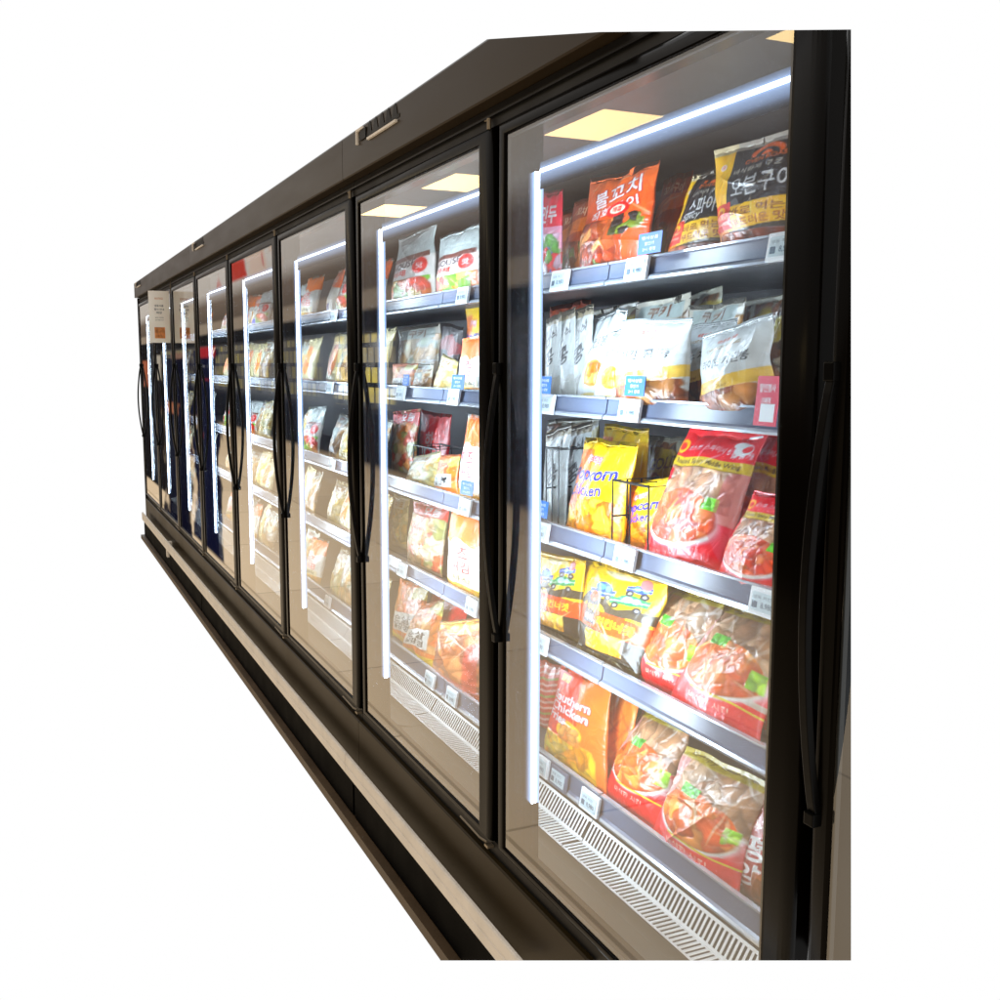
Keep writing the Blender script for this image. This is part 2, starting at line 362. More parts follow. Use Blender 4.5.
def d_redwing(seed):
    c = Canvas((214, 18, 42), seed=seed, w=190, h=240)
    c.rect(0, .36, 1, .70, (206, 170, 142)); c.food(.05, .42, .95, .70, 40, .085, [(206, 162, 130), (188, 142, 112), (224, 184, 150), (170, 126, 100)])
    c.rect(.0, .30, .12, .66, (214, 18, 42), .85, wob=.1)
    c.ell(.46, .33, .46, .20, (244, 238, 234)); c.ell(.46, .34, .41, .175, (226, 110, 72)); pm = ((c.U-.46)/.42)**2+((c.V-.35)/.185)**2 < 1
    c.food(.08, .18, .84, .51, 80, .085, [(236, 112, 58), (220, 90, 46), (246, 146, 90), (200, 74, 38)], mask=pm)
    c.food(.72, .42, .87, .51, 8, .045, [(110, 190, 50), (140, 215, 70)])
    c.rect(.84, .2, 1, .66, (220, 120, 130), .5, wob=.2)
    c.rect(0, .70, 1, .775, (204, 176, 40)); c.text('Roasted Spicy Middle Wing', .10, .715, .92, .76, (70, 52, 10), .012)
    c.text('로스트 스파이시 윙', .20, .825, .76, .872, WHT, .014); c.ell(.86, .865, .09, .045, WHT); c.ell(.89, .87, .05, .025, (214, 18, 42)); c.ell(.80, .90, .07, .025, WHT); c.text('닭날개', .78, .80, .98, .845, WHT, .02)
    c.ell(.09, .845, .085, .055, (244, 180, 40)); c.ell(.09, .845, .05, .03, (206, 40, 36)); c.rect(.8, .955, .95, .972, WHT)
    c.text('오븐에 구운', .12, .06, .5, .10, (250, 205, 190), .01); c.streaks(8, (255, 235, 230), .05, .1, .95, .98, .6, .15, .01); return c.finish(5)
def d_yblack(seed):
    c = Canvas((248, 200, 30), seed=seed); c.rect(0, 0, 1, .36, (42, 34, 24))
    c.food(.24, .15, .80, .34, 30, .075, [(240, 190, 70), (228, 166, 50), (250, 214, 112), (206, 140, 40)]); c.food(.0, .0, 1, .12, 30, .05, [(60, 50, 24), (90, 76, 28), (40, 32, 20)])
    c.rect(0, .54, 1, .64, (70, 62, 48), wob=.15)
    for u, v, w, h, k, g in ((.36, .74, .34, .13, (36, 92, 196), (120, 180, 235)), (.70, .69, .40, .13, (40, 140, 90), (190, 225, 235)), (.74, .82, .26, .09, (50, 96, 190), (150, 200, 236))):
        c.rect(u-w/2, v-h*.35, u+w/2, v+h*.2, k, skew=.12); c.ell(u+.01, v+h*.22, w*.33, h*.42, k); c.ell(u-.02, v+h*.25, w*.14, h*.24, g); c.ell(u+.07, v+h*.25, w*.1, h*.22, g)
        for du in (-.3, .3): c.ell(u+w*du, v-h*.38, .045, .032, (40, 40, 44)); c.ell(u+w*du, v-h*.38, .02, .014, (190, 190, 190))
        c.rect(u-w/2, v-h*.12, u+w/2, v-h*.02, (236, 232, 220), .8, skew=.12)
    c.ell(.80, .90, .06, .05, (236, 150, 150)); c.ell(.5, .92, .2, .03, (255, 240, 190))
    c.rect(0, .35, 1, .54, (232, 88, 34), skew=-.04); c.text('치킨너겟', .42, .395, .86, .49, (252, 205, 60), .035, -.04)
    c.rect(.17, .38, .38, .62, (40, 30, 26), skew=-.04); c.text('우리', .20, .51, .35, .58, (252, 196, 50), .03); c.text('아이', .20, .41, .35, .48, WHT, .03); c.ell(.28, .66, .06, .05, (232, 88, 34))
    c.streaks(10, (255, 250, 225), .05, .05, .95, .95, .7, .16); return c.finish()
def d_clear(seed):
    c = Canvas((214, 196, 182), seed=seed, w=190, h=240)
    c.food(.0, .48, 1, .92, 60, .10, [(196, 156, 126), (178, 138, 108), (212, 180, 152), (160, 122, 96)])
    c.rect(0, .90, 1, 1, (176, 158, 44)); c.text('Crispy Chicken', .1, .925, .9, .97, (96, 80, 20), .015)
    c.rect(0, .40, .15, .9, (240, 176, 190), .55, wob=.2); c.rect(0, 0, 1, .27, (216, 26, 44)); c.rect(0, .25, .22, .46, (216, 40, 58), .9, wob=.25); c.rect(.86, .25, 1, .5, (224, 60, 76), .75, wob=.25)
    c.ell(.52, .42, .47, .22, (246, 242, 238)); c.ell(.52, .43, .43, .19, (236, 140, 84)); pm = ((c.U-.52)/.44)**2+((c.V-.45)/.22)**2 < 1
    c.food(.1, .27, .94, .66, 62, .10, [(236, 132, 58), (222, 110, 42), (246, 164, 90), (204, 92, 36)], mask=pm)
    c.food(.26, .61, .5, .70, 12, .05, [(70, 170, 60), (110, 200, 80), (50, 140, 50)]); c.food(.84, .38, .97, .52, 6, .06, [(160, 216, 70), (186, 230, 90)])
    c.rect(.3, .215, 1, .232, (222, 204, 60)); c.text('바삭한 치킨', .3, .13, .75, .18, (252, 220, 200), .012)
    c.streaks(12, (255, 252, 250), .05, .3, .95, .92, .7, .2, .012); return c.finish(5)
def d_fries(seed):
    c = Canvas((218, 64, 34), seed=seed); c.put(((c.U*.9+.3*c.V) > .72).astype(float), (240, 140, 62), .85)
    c.food(.02, .06, .9, .34, 60, .06, [(246, 186, 60), (250, 206, 96), (232, 156, 44)], long=3); c.ell(.5, .42, .22, .10, (250, 200, 70)); c.food(.35, .32, .7, .48, 16, .06, [(236, 150, 84), (246, 180, 110)])
    for t, v in (('Southern', .66), ('Chicken', .56), ('Fries', .46)): c.text(t, .06, v, .78 if t != 'Fries' else .42, v+.09, WHT, .03, -.02, edge=(224, 60, 70))
    c.rect(.1, .85, .3, .92, (250, 205, 60)); c.text('맛', .16, .855, .24, .915, (190, 40, 30)); c.rect(0, 0, 1, .06, (216, 80, 34)); c.streaks(8, (255, 225, 190), .05, .1, .95, .95, .6, .2); return c.finish()
def d_orange(seed):
    c = Canvas((236, 128, 52), seed=seed); c.grad((214, 84, 36), .5, 0); c.streaks(26, (252, 178, 110), a=.7, ln=.4, wd=.02); c.streaks(16, (176, 66, 26), a=.5, ln=.4, wd=.015); return c.finish()
def d_darkred(seed):
    c = Canvas((150, 34, 30), seed=seed); c.grad((120, 70, 36), .45, 0); c.text('평', .10, .38, .52, .62, WHT, .03); c.text('양', .10, .16, .52, .36, WHT, .03); c.text('고기', .12, .66, .5, .76, (244, 226, 216), .02); c.food(.4, .0, 1, .3, 26, .09, [(180, 110, 60), (150, 90, 46)]); c.streaks(6, (250, 220, 210)); return c.finish()
def d_stripe(seed):
    c = Canvas((196, 80, 66), seed=seed)
    for i in range(12): c.rect(0, i/12, 1, i/12+.035, (236, 206, 196) if i % 3 else (150, 170, 90), .85, skew=.1)
    return c.finish()
def d_silver(seed):
    c = Canvas((196, 204, 200), seed=seed); c.grad((222, 228, 226), .5, 1); c.rect(0, .0, 1, .62, (234, 228, 222)); c.food(.05, .0, .95, .36, 34, .10, [(240, 196, 60), (130, 190, 70), (232, 128, 60), (214, 70, 50), (250, 220, 120)])
    c.rect(.06, .60, .94, .66, (120, 74, 66)); c.text('HOUSE', .08, .5, .7, .59, (70, 50, 60), .02, .06); c.text('야채', .1, .4, .5, .48, (214, 50, 40), .03); c.ell(.78, .5, .13, .10, (216, 60, 56)); c.text('맛', .72, .46, .84, .54, WHT, .02); c.streaks(12, WHT, a=.7); return c.finish()
def d_cookie(seed):
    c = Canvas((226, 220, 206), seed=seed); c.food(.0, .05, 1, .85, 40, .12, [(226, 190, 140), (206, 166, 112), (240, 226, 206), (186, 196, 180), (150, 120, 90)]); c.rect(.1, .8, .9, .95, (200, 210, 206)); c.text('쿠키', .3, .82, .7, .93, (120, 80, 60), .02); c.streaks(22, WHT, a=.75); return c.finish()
def d_orwhite(seed):
    c = Canvas((240, 238, 232), seed=seed); c.rect(0, .66, 1, 1, (236, 126, 44), wob=.14); c.food(.0, .0, 1, .16, 16, .1, [(236, 190, 90), (226, 160, 60)]); c.text('치즈', .2, .44, .7, .60, (206, 70, 76), .02, .05); c.text('튀김', .3, .30, .75, .43, (206, 70, 76), .02, .05); c.rect(.3, .16, .85, .28, (236, 226, 190)); c.text('바삭', .36, .18, .78, .26, (80, 70, 66), .02); c.streaks(8, WHT, a=.6); return c.finish()
def d_tomato(seed):
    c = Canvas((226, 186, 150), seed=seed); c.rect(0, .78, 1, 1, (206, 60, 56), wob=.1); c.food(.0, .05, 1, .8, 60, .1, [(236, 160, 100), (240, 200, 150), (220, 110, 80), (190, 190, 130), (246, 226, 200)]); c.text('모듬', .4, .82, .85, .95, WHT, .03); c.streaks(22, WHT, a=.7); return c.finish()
def d_label(seed):
    c = Canvas((238, 136, 66), seed=seed); c.food(.0, .2, 1, .9, 40, .12, [(240, 156, 90), (246, 186, 130), (226, 120, 60)]); c.rect(.1, .2, .85, .5, (246, 244, 238), skew=.1); c.text('순살', .2, .34, .75, .46, (50, 44, 44), .02, .1); c.text('닭강정', .2, .23, .75, .33, (50, 44, 44), .02, .1); c.rect(0, 0, 1, .12, (246, 206, 80), wob=.1); c.rect(.6, .75, 1, .95, (190, 206, 110), .7, wob=.1); c.streaks(12, WHT, a=.7); return c.finish()
def d_redplain(seed):
    c = Canvas((222, 58, 62), seed=seed); c.streaks(24, (248, 170, 170), a=.6, ln=.4, wd=.02); c.rect(0, .0, 1, .2, (90, 60, 40), .7, wob=.1); c.text('핫', .3, .4, .6, .7, WHT, .02); return c.finish()
def d_brown(seed):
    c = Canvas((186, 120, 76), seed=seed); c.food(.1, .05, 1, .8, 60, .12, [(170, 100, 58), (190, 120, 72), (150, 84, 46), (206, 140, 92)]); c.rect(0, .84, 1, 1, (240, 190, 110), .9, wob=.1); c.rect(.72, .0, .9, .6, (206, 56, 48), .55, skew=.3); c.rect(0, 0, 1, .2, (206, 80, 60), .55, wob=.1); c.streaks(20, WHT, .0, .6, 1, 1, a=.8, ln=.35); return c.finish()
def d_cheese(seed):
    c = Canvas((232, 216, 170), seed=seed); c.food(.0, .1, 1, .85, 46, .1, [(232, 206, 140), (222, 186, 110), (244, 232, 196), (206, 196, 150)]); c.rect(.1, .75, .8, .92, (240, 236, 220)); c.text('치즈볼', .2, .78, .7, .89, (170, 120, 60), .02); c.streaks(16, WHT, a=.7); return c.finish()
def d_cream(seed):
    c = Canvas((240, 232, 196), seed=seed); c.ell(.55, .5, .22, .3, (236, 150, 90)); c.rect(0, .0, 1, .12, (232, 200, 190)); c.text('버터', .1, .7, .5, .86, (190, 110, 60), .02); return c.finish()
def d_orblue(seed):
    c = Canvas((240, 236, 226), seed=seed); c.rect(0, .6, 1, 1, (236, 120, 70), wob=.2); c.rect(.2, 0, .7, .26, (70, 90, 190), wob=.1); c.ell(.25, .3, .2, .2, (240, 180, 70)); c.text('새우', .3, .66, .8, .86, WHT, .03); return c.finish()
def d_dark(seed):
    c = Canvas((70, 66, 68), seed=seed); c.rect(0, .6, 1, .8, (176, 60, 60), .7, wob=.2); c.food(0, 0, 1, .5, 20, .1, [(90, 84, 80), (110, 104, 100), (60, 56, 58)]); c.streaks(14, (210, 214, 220), a=.7); return c.finish()
DES = dict(skewer=d_skewer, oven=d_oven, ovenspicy=lambda s: d_oven(s, '스파이시', True), pink=d_pink, dorange=d_dorange, white=d_white, whiteb=lambda s: d_white(s, '치킨 콩총'),
           blob=d_blob, thin=d_thin, green=d_green, popcorn=d_popcorn, redwing=d_redwing, yblack=d_yblack, clear=d_clear, fries=d_fries, orange=d_orange, darkred=d_darkred,
           stripe=d_stripe, silver=d_silver, cookie=d_cookie, orwhite=d_orwhite, tomato=d_tomato, lab=d_label, redplain=d_redplain, brown=d_brown, cheese=d_cheese, cream=d_cream, orblue=d_orblue, dark=d_dark)
_can = {}
def canvas(key, seed=0):
    if (key, seed) not in _can: _can[(key, seed)] = DES[key](seed+3)
    return _can[(key, seed)]

def bag_mesh(name, q, can, puff=.03, res=(60, 80), seed=0, wrinkle=1.0):
    """q: BL, BR, TR, TL corners in local space; front faces -y.  A sealed pillow pouch with crimped top and bottom."""
    r = np.random.default_rng(seed); nu, nv = res
    u = np.linspace(0, 1, nu); v = np.linspace(0, 1, nv); U, V = np.meshgrid(u, v)
    BL, BR, TR, TL = [np.asarray(p, float) for p in q]
    # outline wobble
    def wob(n, x):
        g = r.normal(size=n+3); t = x*n; i = t.astype(int); f = t-i; f = f*f*(3-2*f); return g[i]*(1-f)+g[i+1]*f
    eu = (wob(5, V)*(1-U)+wob(5, V)*U)*.014; ev = (wob(4, U)*V+wob(4, U)*(1-V))*.010
    waist = .03*np.sin(np.pi*np.clip((V-.06)/.88, 0, 1))*(2*U-1)*-.6
    Uu = U+eu+waist; Vv = V+ev
    P = (BL*(1-Uu)[..., None]+BR*Uu[..., None])*(1-Vv)[..., None]+(TL*(1-Uu)[..., None]+TR*Uu[..., None])*Vv[..., None]
    nrm = np.cross(BR-BL, TL-BL); nrm /= np.linalg.norm(nrm)
    if nrm[1] > 0: nrm = -nrm
    sv = np.clip((V-.015)/.93, 0, 1)
    T = puff*np.clip(np.sin(np.pi*U), 0, 1)**.55*np.clip(np.sin(np.pi*sv**.85), 0, 1)**.6*(1.1-.35*V)
    def vn(n, m):
        g = r.random((m+2, n+2)); x = U*n; y = V*m; i = np.minimum(x.astype(int), n); j = np.minimum(y.astype(int), m); fx = x-i; fy = y-j; fx = fx*fx*(3-2*fx); fy = fy*fy*(3-2*fy)
        return (g[j, i]*(1-fx)+g[j, i+1]*fx)*(1-fy)+(g[j+1, i]*(1-fx)+g[j+1, i+1]*fx)*fy
    w = np.zeros_like(U)
    for k in range(9):                                  # creases: sharp little ridges in random directions
        a = r.uniform(0, 3.14); o = r.uniform(-.4, .4); d = (U-.5)*math.cos(a)+(V-.5)*math.sin(a)-o+.06*(vn(3, 3)-.5)
        w += np.exp(-np.abs(d)/.022)*r.uniform(-.5, 1)*np.clip(vn(3, 3)*1.8-.5, 0, 1)
    tops = np.exp(-(1-V)/.16)*np.sin(U*r.uniform(16, 24)+vn(3, 2)*5)*.6*(V < .95)
    T = T+puff*wrinkle*(.13*w+.22*tops*np.sin(np.pi*U)+.16*(vn(5, 6)-.5)*np.clip(T/puff, 0, 1))
    crimp = ((V > .955) | (V < .025))*.0006*np.sin(V*900)
    # print: filtered sampling of the canvas
    H, W = can.h, can.w
    def samp(A):
        x = np.clip(U*W-.5, 0, W-1.001); y = np.clip(V*H-.5, 0, H-1.001); i = x.astype(int); j = y.astype(int); fx = (x-i); fy = (y-j)
        if A.ndim == 3: fx = fx[..., None]; fy = fy[..., None]
        return (A[j, i]*(1-fx)+A[j, i+1]*fx)*(1-fy)+(A[j+1, i]*(1-fx)+A[j+1, i+1]*fx)*fy
    T = T+samp(can.z)*puff*.07
    P = P+nrm*(T+crimp)[..., None]
    L = lin(samp(can.c))
    verts = P.reshape(-1, 3)
    idx = np.arange(nu*nv).reshape(nv, nu)
    quads = np.stack([idx[:-1, :-1], idx[:-1, 1:], idx[1:, 1:], idx[1:, :-1]], -1).reshape(-1, 4)
    # back: a shallower coarse sheet closed against the outline
    loop = list(idx[0, :])+list(idx[1:, -1])+list(idx[-1, -2::-1])+list(idx[-2:0:-1, 0])
    cen = P.reshape(-1, 3).mean(0)-nrm*puff*.7
    verts = np.vstack([verts, cen]); ci = len(verts)-1
    faces = [tuple(map(int, f)) for f in quads]+[(int(loop[k]), ci, int(loop[(k+1) % len(loop)])) for k in range(len(loop))]
    me = bpy.data.meshes.new(name); me.from_pydata([tuple(p) for p in verts], [], faces)
    a = me.attributes.new('print', 'FLOAT_COLOR', 'POINT')
    cc = np.ones((len(verts), 4)); cc[:-1, :3] = L.reshape(-1, 3); cc[-1, :3] = L.reshape(-1, 3).mean(0)
    a.data.foreach_set('color', cc.astype(np.float32).ravel())
    me.polygons.foreach_set('use_smooth', [True]*len(me.polygons)); me.materials.append(M['bag']); me.update()
    return me

# ------------------------------------------------------------------ the freezer cases
ZT, ZB = 1.893, .3436                     # door frame
DW = .9586                                # door width
def rails_z(): return [(1.6305, 1.5855), (1.335, 1.290), (1.0138, .9655), (.7215, .6755), (.405, .348)]
SHELF_Y = .29

_cache = {}
def shared(key, fn):
    if key not in _cache: _cache[key] = fn()
    return _cache[key]

def door_frame():
    x0, x1 = -DW, 0.0; z0, z1 = ZB, ZT
    prof = [(0, .048), (0, .012)]+[(.014-.014*math.cos(a), .012-.012*math.sin(a)) for a in (.3, .6, .9, 1.2, 1.57)]+[(.032, 0), (.0355, .0008), (.0375, .0035), (.0385, .010), (.0385, .030), (.0385, .048)]
    mb = MB(); rings = []
    for t, y in prof:
        rings.append([(x0+t, y, z0+t*.52), (x1-t*1.62, y, z0+t*.52), (x1-t*1.62, y, z1-t*.8), (x0+t, y, z1-t*.8)])
    vs = [p for r in rings for p in r]; fs = []
    n = len(prof)
    for i in range(n-1):
        for k in range(4): fs.append((i*4+k, i*4+(k+1) % 4, (i+1)*4+(k+1) % 4, (i+1)*4+k))
    for k in range(4): fs.append(((n-1)*4+k, (n-1)*4+(k+1) % 4, (k+1) % 4, k))
    mb.add(vs, fs)
    return mb.mesh('door', M['frame'], smooth_to=8)
def pane():
    t = .038
    return MB().add([(-DW+t, .0042, ZB+t*.52), (-t*1.62, .0042, ZB+t*.52), (-t*1.62, .0042, ZT-t*.8), (-DW+t, .0042, ZT-t*.8)], [(0, 1, 2, 3)]).mesh('glass_pane', M['glass'])
def gasket():
    mb = MB(); t = .0387
    x0, x1, z0, z1 = -DW+t, -t*1.62, ZB+t*.52, ZT-t*.8
    for bx in ((x0, x0+.004, z0, z1), (x1-.004, x1, z0, z1), (x0+.0045, x1-.0045, z0, z0+.004), (x0+.0045, x1-.0045, z1-.004, z1)):
        mb.box(bx[0], bx[1], .0050, .012, bx[2], bx[3])
    return mb.mesh('gasket', M['dark'])
def handle():
    zt, zb = 1.40, .825; n = 22; pts = []
    prof = []
    for i in range(n+1):
        t = i/n; z = zt+(zb-zt)*t
        b = math.sin(math.pi*min(1, max(0, t)))**.85
        pts.append((z, -.007-.030*b))
    mb = MB(); w = .0075; th = .011; vs = []; fs = []
    for z, y in pts:
        vs += [(-w, y, z), (w, y, z), (w, y+th, z), (-w, y+th, z)]
    for i in range(n):
        for k in range(4): fs.append((i*4+k, i*4+(k+1) % 4, (i+1)*4+(k+1) % 4, (i+1)*4+k))
    fs += [(3, 2, 1, 0), tuple(n*4+k for k in range(4))]
    mb.add(vs, fs)
    mb.box(-.0092, .0092, -.012, .002, zt-.012, zt+.012); mb.box(-.0092, .0092, -.014, .002, zb-.006, zb+.012)
    return mb.mesh('handle', M['handle'], bevel=.002)
def hinge():
    mb = MB(); mb.tube([(-.012, .004, ZT-.002), (-.012, .004, ZT+.020)], .0045, 10); mb.tube([(-.012, .004, ZT+.018), (-.030, .003, ZT+.018)], .002, 8)
    return mb.mesh('hinge', M['bright'])
def bar_hinge():
    mb = MB(); mb.tube([(-.17, .001, ZB-.009), (-.05, -.001, ZB-.010), (-.015, .001, ZB-.006)], .0024, 8); mb.box(-.022, -.004, -.002, .02, ZB-.018, ZB-.012)
    return mb.mesh('hinge_bar', M['bright'])

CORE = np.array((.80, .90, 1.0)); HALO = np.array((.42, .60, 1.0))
def glow_ribbon(name, cols, glow):
    """a ribbon of profile points swept between two ends: lit LED core with bloom painted around it as emission"""
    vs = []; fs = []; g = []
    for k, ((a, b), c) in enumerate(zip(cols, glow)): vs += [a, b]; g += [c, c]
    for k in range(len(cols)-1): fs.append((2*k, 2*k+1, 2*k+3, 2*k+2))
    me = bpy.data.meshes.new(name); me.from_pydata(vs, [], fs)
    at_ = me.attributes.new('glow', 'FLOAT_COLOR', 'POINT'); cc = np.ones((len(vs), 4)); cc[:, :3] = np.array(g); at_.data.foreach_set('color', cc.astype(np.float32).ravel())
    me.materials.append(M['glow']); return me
def upright_glow(xs, sd, z0=.47, z1=1.79):
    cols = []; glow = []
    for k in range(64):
        t = -3.4+k*(3.4+1.85)/63            # centimetres from the mullion's front edge; negative = bloom painted on its front face
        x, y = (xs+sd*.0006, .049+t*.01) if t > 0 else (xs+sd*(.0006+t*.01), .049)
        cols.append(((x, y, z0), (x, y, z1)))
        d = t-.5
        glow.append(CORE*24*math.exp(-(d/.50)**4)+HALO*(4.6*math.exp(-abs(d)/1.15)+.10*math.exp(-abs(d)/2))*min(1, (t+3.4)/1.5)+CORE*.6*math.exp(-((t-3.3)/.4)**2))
    return glow_ribbon('light_strip', cols, glow)
def top_glow(xa, xb):
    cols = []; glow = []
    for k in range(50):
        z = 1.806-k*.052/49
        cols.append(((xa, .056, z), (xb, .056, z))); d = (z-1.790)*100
        glow.append(CORE*16*math.exp(-(d/.30)**4)+HALO*(2.2*math.exp(-abs(d)/.7)+.35*math.exp(-((d+1.6)/.9)**2)))  # HALO paints a bluish bloom around the tube's core
    return glow_ribbon('top_light', cols, glow)

GR = []          # filled below: grille outline in y,z
yo, zo = .183, .30
_p = at(600, 856, .2); ym = None
for k in range(400):
    y = .15+k*.001
    if at(600, 856, y)[2] <= zo: ym = y; break
GR = dict(yo=yo, zo=zo, ym=ym, yi=ym+.028, zi=zo+.046)

def case(x_right, n, label, extra=False):
    """one freezer of n doors; its base point is the front right foot of the door plane"""
    root = empty('freezer_case', (x_right, 0, 0), label, 'freezer', 'run of glass door freezers')
    L = -float(n); R = 0.0
    rx = .35 if extra else 0.0
    ex = 1 if extra else 0
    g = .0015
    end = x_right+L < -7.9
    # header, band under it, kick, bumper, plinth
    hd = MB().prism_x([(-.02, 1.938), (-.022, 1.942), (-.022, 2.050), (-.018, 2.056), (.30, 2.056), (.30, 1.938)], L+g, R+rx-g)
    link('header_panel', hd.mesh('header_panel', M['header']), root)
    link('head_rail', MB().box(L+g, R+rx-g, .012, .06, ZT+.003, 1.937).mesh('head_rail', M['black']), root)
    link('head_trim', MB().box(L+g, R+rx-g, .004, .0115, 1.915, 1.919).mesh('head_trim', M['handle']), root)
    link('kick_panel', MB().prism_x([(.006, .12), (.0, .14), (.0, .303), (.004, .307), (.05, .307), (.05, .12)], L+g, R+rx-g).mesh('kick_panel', M['kick']), root)
    link('sill_rail', MB().box(L+g, R+rx-g, .014, .05, .3075, ZB-.001).mesh('sill_rail', M['black']), root)
    bmp = [(-.036, .141), (-.042, .1415), (-.0445, .146), (-.0455, .171), (-.0435, .1745), (-.0455, .178), (-.0445, .202), (-.042, .2065), (-.036, .207)]
    link('bumper', MB().prism_x(bmp, L+(.0015 if not end else .1), R+rx-g).mesh('bumper', M['bumper']), root)
    link('plinth', MB().box(L+.02, R+rx-.0, -.022, .05, .004, .1195).mesh('plinth', M['plinth']), root)
    # controller / louvre on the header near the left end
    vent = MB(); vx = L+.155; vz = .012
    for k in range(5):
        x = vx+.085+k*.052; vent.add([(x, -.0235, 2.003+vz), (x+.046, -.0235, 2.003+vz), (x+.030, -.0235, 2.0535), (x+.014, -.0235, 2.034+vz)], [(0, 1, 2, 3)])
    vent.box(vx+.075, vx+.350, -.0233, -.0222, 2.001+vz, 2.010+vz)
    vent.box(vx+.028, vx+.080, -.026, -.0225, 2.003+vz, 2.030+vz)
    vo = link('air_vent', vent.mesh('air_vent', M['black']), root)
    vl = MB().box(vx+.10, vx+.335, -.029, -.0225, 1.992+vz, 1.998+vz); vl.box(vx, vx+.008, -.029, -.0225, 1.997+vz, 2.036+vz); vl.box(vx+.008, vx+.06, -.029, -.0225, 2.030+vz, 2.036+vz)
    link('vent_trim', vl.mesh('vent_trim', M['bumper']), vo)
    # interior
    ir = -.001 if extra else R
    link('back_panel', MB().box(L+g, ir, .78, .80, .12, 1.93).mesh('back_panel', M['liner']), root)
    link('canopy', MB().prism_x([(.05, 1.925), (.05, 1.885), (.10, 1.895), (.30, 1.90), (.779, 1.90), (.779, 1.925)], L+g, ir-g).mesh('canopy', M['canopy']), root)
    link('inner_floor', MB().prism_x([(.05, .30), (.05, .285), (GR['yo'], .26), (.78, .26), (.78, .24), (.051, .24)], L+g, ir-g).mesh('inner_floor', M['ledge']), root)
    if extra: link('end_panel', MB().box(-.0005, .02, .10, .80, .12, 1.93).mesh('end_panel', M['liner']), root)
    if end: link('end_panel', MB().box(L-.025, L, -.0, .80, .005, 1.937).mesh('end_panel', M['black']), root)
    # mullions with light strips on both flanks
    for s in range(0, n+1):
        xc = -s+.0207
        if s == 0 and not extra: continue
        hw = .092
        x0, x1 = xc-hw, xc+hw
        if s == n: x0 = max(x0, L+.002) if end else x0
        mu = link('mullion', MB().prism_z([(x0, .050), (x1, .050), (x1-.002, .068), (x0+.002, .068)], .32, 1.905).mesh('mullion', M['frame']), root)
        lx0, lx1 = max(x0+.012, L+.02 if end and s == n else -99), min(x1-.012, -.012 if extra and s == 0 else 99)
        link('hidden_fill', MB().box(lx0, lx1, .0690, .0703, .50, 1.78).mesh('hidden_fill', M['fill_emit']), mu)  # unseen emitter added behind the mullion to brighten the shelf fronts
        for sd in (-1, 1):
            if (s == 0 and sd == 1) or (s == n and end and sd == -1): continue
            xx = xc+sd*(hw+.003)
            link('light_strip', upright_glow(xc+sd*hw, sd), mu)
    for s in range(1, n+1):
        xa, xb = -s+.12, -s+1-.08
        link('top_light', top_glow(xa, xb), root)
    # shelves
    for s in range(1, n+1):
        for k, (zt, zb) in enumerate(rails_z()):
            xa, xb = -s+.001, -s+.999
            if extra and s == 1: xb = -.003
            sh = link('shelf', MB().box(xa, xb, SHELF_Y+.006, .775, zb+.006, zb+.018).mesh('shelf', M['shelf']), root)
            pr = [(SHELF_Y-.006, zb), (SHELF_Y-.010, zb+.006), (SHELF_Y-.004, zb+.010), (SHELF_Y+.001, zt-.004), (SHELF_Y-.003, zt), (SHELF_Y+.005, zt+.001), (SHELF_Y+.0055, zb)]
            rm = MB().prism_x(pr, xa+.002, xb-.002)
            rm.prism_x([(SHELF_Y-.0135, zb-.003), (SHELF_Y-.0145, zb+.002), (SHELF_Y-.0105, zb+.0065), (SHELF_Y+.004, zb-.0005), (SHELF_Y+.004, zb-.003)], xa+.002, xb-.002)
            rm.prism_x([(SHELF_Y-.0045, zt-.003), (SHELF_Y-.0045, zt+.0015), (SHELF_Y+.006, zt+.002), (SHELF_Y+.006, zt+.0012)], xa+.002, xb-.002)
            me = rm.mesh('price_rail', M['rail']); me.materials.append(M['lip'])
            for pl in me.polygons:
                if pl.index >= len(pr)+2: pl.material_index = 1
            link('price_rail', me, sh)
        # air grille
        gm = MB(); xa, xb = -s+.002, -s+.998
        if extra and s == 1: xb = -.004
        A = (GR['yo'], GR['zo']); Bm = (GR['ym'], GR['zo']); Ci = (GR['yi'], GR['zi'])
        def strip(p, q, x0, x1, th=.002):
            gm.add([(x0, p[0], p[1]), (x1, p[0], p[1]), (x1, q[0], q[1]), (x0, q[0], q[1]), (x0, p[0], p[1]-th), (x1, p[0], p[1]-th), (x1, q[0], q[1]-th), (x0, q[0], q[1]-th)],
                   [(0, 1, 2, 3), (7, 6, 5, 4), (0, 4, 5, 1), (3, 2, 6, 7), (0, 3, 7, 4), (1, 5, 6, 2)])
        lp = lambda p, q, t: (p[0]+(q[0]-p[0])*t, p[1]+(q[1]-p[1])*t)
        strip(A, lp(A, Bm, .08), xa, xb); strip(lp(A, Bm, .93), Bm, xa, xb); strip(Bm, lp(Bm, Ci, .10), xa, xb); strip(lp(Bm, Ci, .9), Ci, xa, xb)
        pitch = .0142; nb = int((xb-xa)/pitch)
        for i in range(nb):
            x = xa+i*pitch
            strip(lp(A, Bm, .08), lp(A, Bm, .93), x, x+.0060); strip(lp(Bm, Ci, .10), lp(Bm, Ci, .9), x, x+.0060)
        strip(lp(A, Bm, .47), lp(A, Bm, .53), xa+.55, xa+.8)
        link('air_grille', gm.mesh('air_grille', M['grille']), root)
